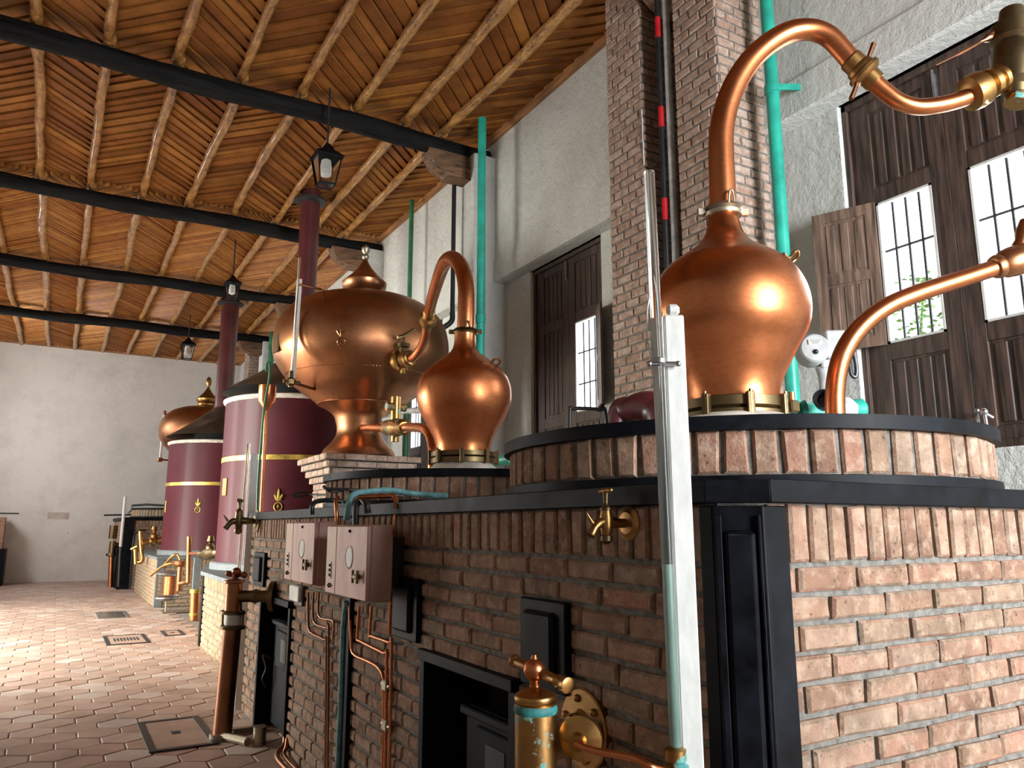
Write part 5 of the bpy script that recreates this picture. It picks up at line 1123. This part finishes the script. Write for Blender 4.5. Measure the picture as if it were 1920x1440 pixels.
# faded painted notice on the far wall
a = at(90, 961, Y=YF); b = at(128, 973, Y=YF); m_ = MB(); m_.box(a.x, b.x, YF-.012, YF, b.z, a.z)
t = thing('faded_notice', 'small faded notice panel low on the far wall', 'notice', (a.x, YF-.006, b.z)); obj('notice_panel', m_, M['paper'], t)
m_ = MB(); rnd = random.Random(3)
for k in range(3): z_ = a.z-.04-.055*k; m_.box(a.x+.03, b.x-.03-rnd.uniform(0, .1), YF-.014, YF-.011, z_-.012, z_)
obj('faded_lines', m_, M['plaster_far'], t)
m_ = MB(); mb2 = MB()
# grey cable at far furnace top
tag(obj('grey_conduit', MB().tube([PV(240, 962, 19.5), PV(246, 956, 19.5), PV(247, 948, 19.5), PV(275, 946, 19.8), PV(310, 948, 20.2)], .03, 8), M['greyslab']), 'thin grey conduit above the far furnace slab', 'conduit')
# ================================================================= LIGHT
def area(name, loc, rot, sx, sy, power, col):
    l = bpy.data.lights.new(name, 'AREA'); l.shape = 'RECTANGLE'; l.size = sx; l.size_y = sy; l.energy = power; l.color = col
    o = bpy.data.objects.new(name, l); C.objects.link(o); o.location = loc; o.rotation_euler = rot; return o
RL = (0, math.radians(-90), 0)     # facing +X
RR = (0, math.radians(90), 0)      # facing -X
cool = (.93, .97, 1.0); warm = (1.0, .98, .86)
RD = (0, math.radians(-66), 0)
for nm_, yc_, w_, pw in (('daylight_doorway', 11.2, 3.2, 720), ('daylight_doorway', 16.0, 2.8, 430)):
    l_ = area(nm_, (XL-.9, yc_, 2.3), RD, 3.6, w_, pw, warm); l_.data.spread = math.radians(125)
area('daylight_high_window', (XL-.4, 21.6, 4.1), RL, 1.9, 2.2, 230, (.97, .98, 1))
l_ = area('daylight_back_window', (3.2, YB-.35, 2.55), (math.radians(90), 0, math.radians(-10)), 2.0, 3.3, 330, cool); l_.data.spread = math.radians(105)
for (a, b) in WIN: area('daylight_window', (XR+1.6, (a+b)/2, 3.3), RR, 2.6, 3.2, 220, cool)
w = bpy.data.worlds.new('sky'); bpy.context.scene.world = w; w.use_nodes = True
bg = w.node_tree.nodes['Background']; bg.inputs[0].default_value = (.9, .95, 1.0, 1); bg.inputs[1].default_value = 3.0
# ================================================================= CAMERA
cd_ = bpy.data.cameras.new('camera'); cam = bpy.data.objects.new('camera', cd_); C.objects.link(cam); bpy.context.scene.camera = cam
cd_.sensor_width = 36; cd_.sensor_fit = 'HORIZONTAL'; cd_.lens = F/1920*36; cd_.clip_start = .05
right = V((xx.x, yx.x, zx.x)); upv = V((xx.y, yx.y, zx.y)); fwd = V((xx.z, yx.z, zx.z))
right.normalize(); fwd.normalize(); upv = right.cross(fwd)
cam.matrix_world = Matrix.Translation((0, 0, EYE)) @ Matrix((right, upv, -fwd)).transposed().to_4x4()
sc = bpy.context.scene
sc.view_settings.view_transform = 'Standard'; sc.view_settings.look = 'None'; sc.view_settings.gamma = 1; sc.view_settings.use_curve_mapping = False
sc.view_settings.exposure = 0.35
sc.cycles.use_denoising = True
sc.cycles.max_bounces = 8; sc.cycles.diffuse_bounces = 5; sc.cycles.sample_clamp_indirect = 6
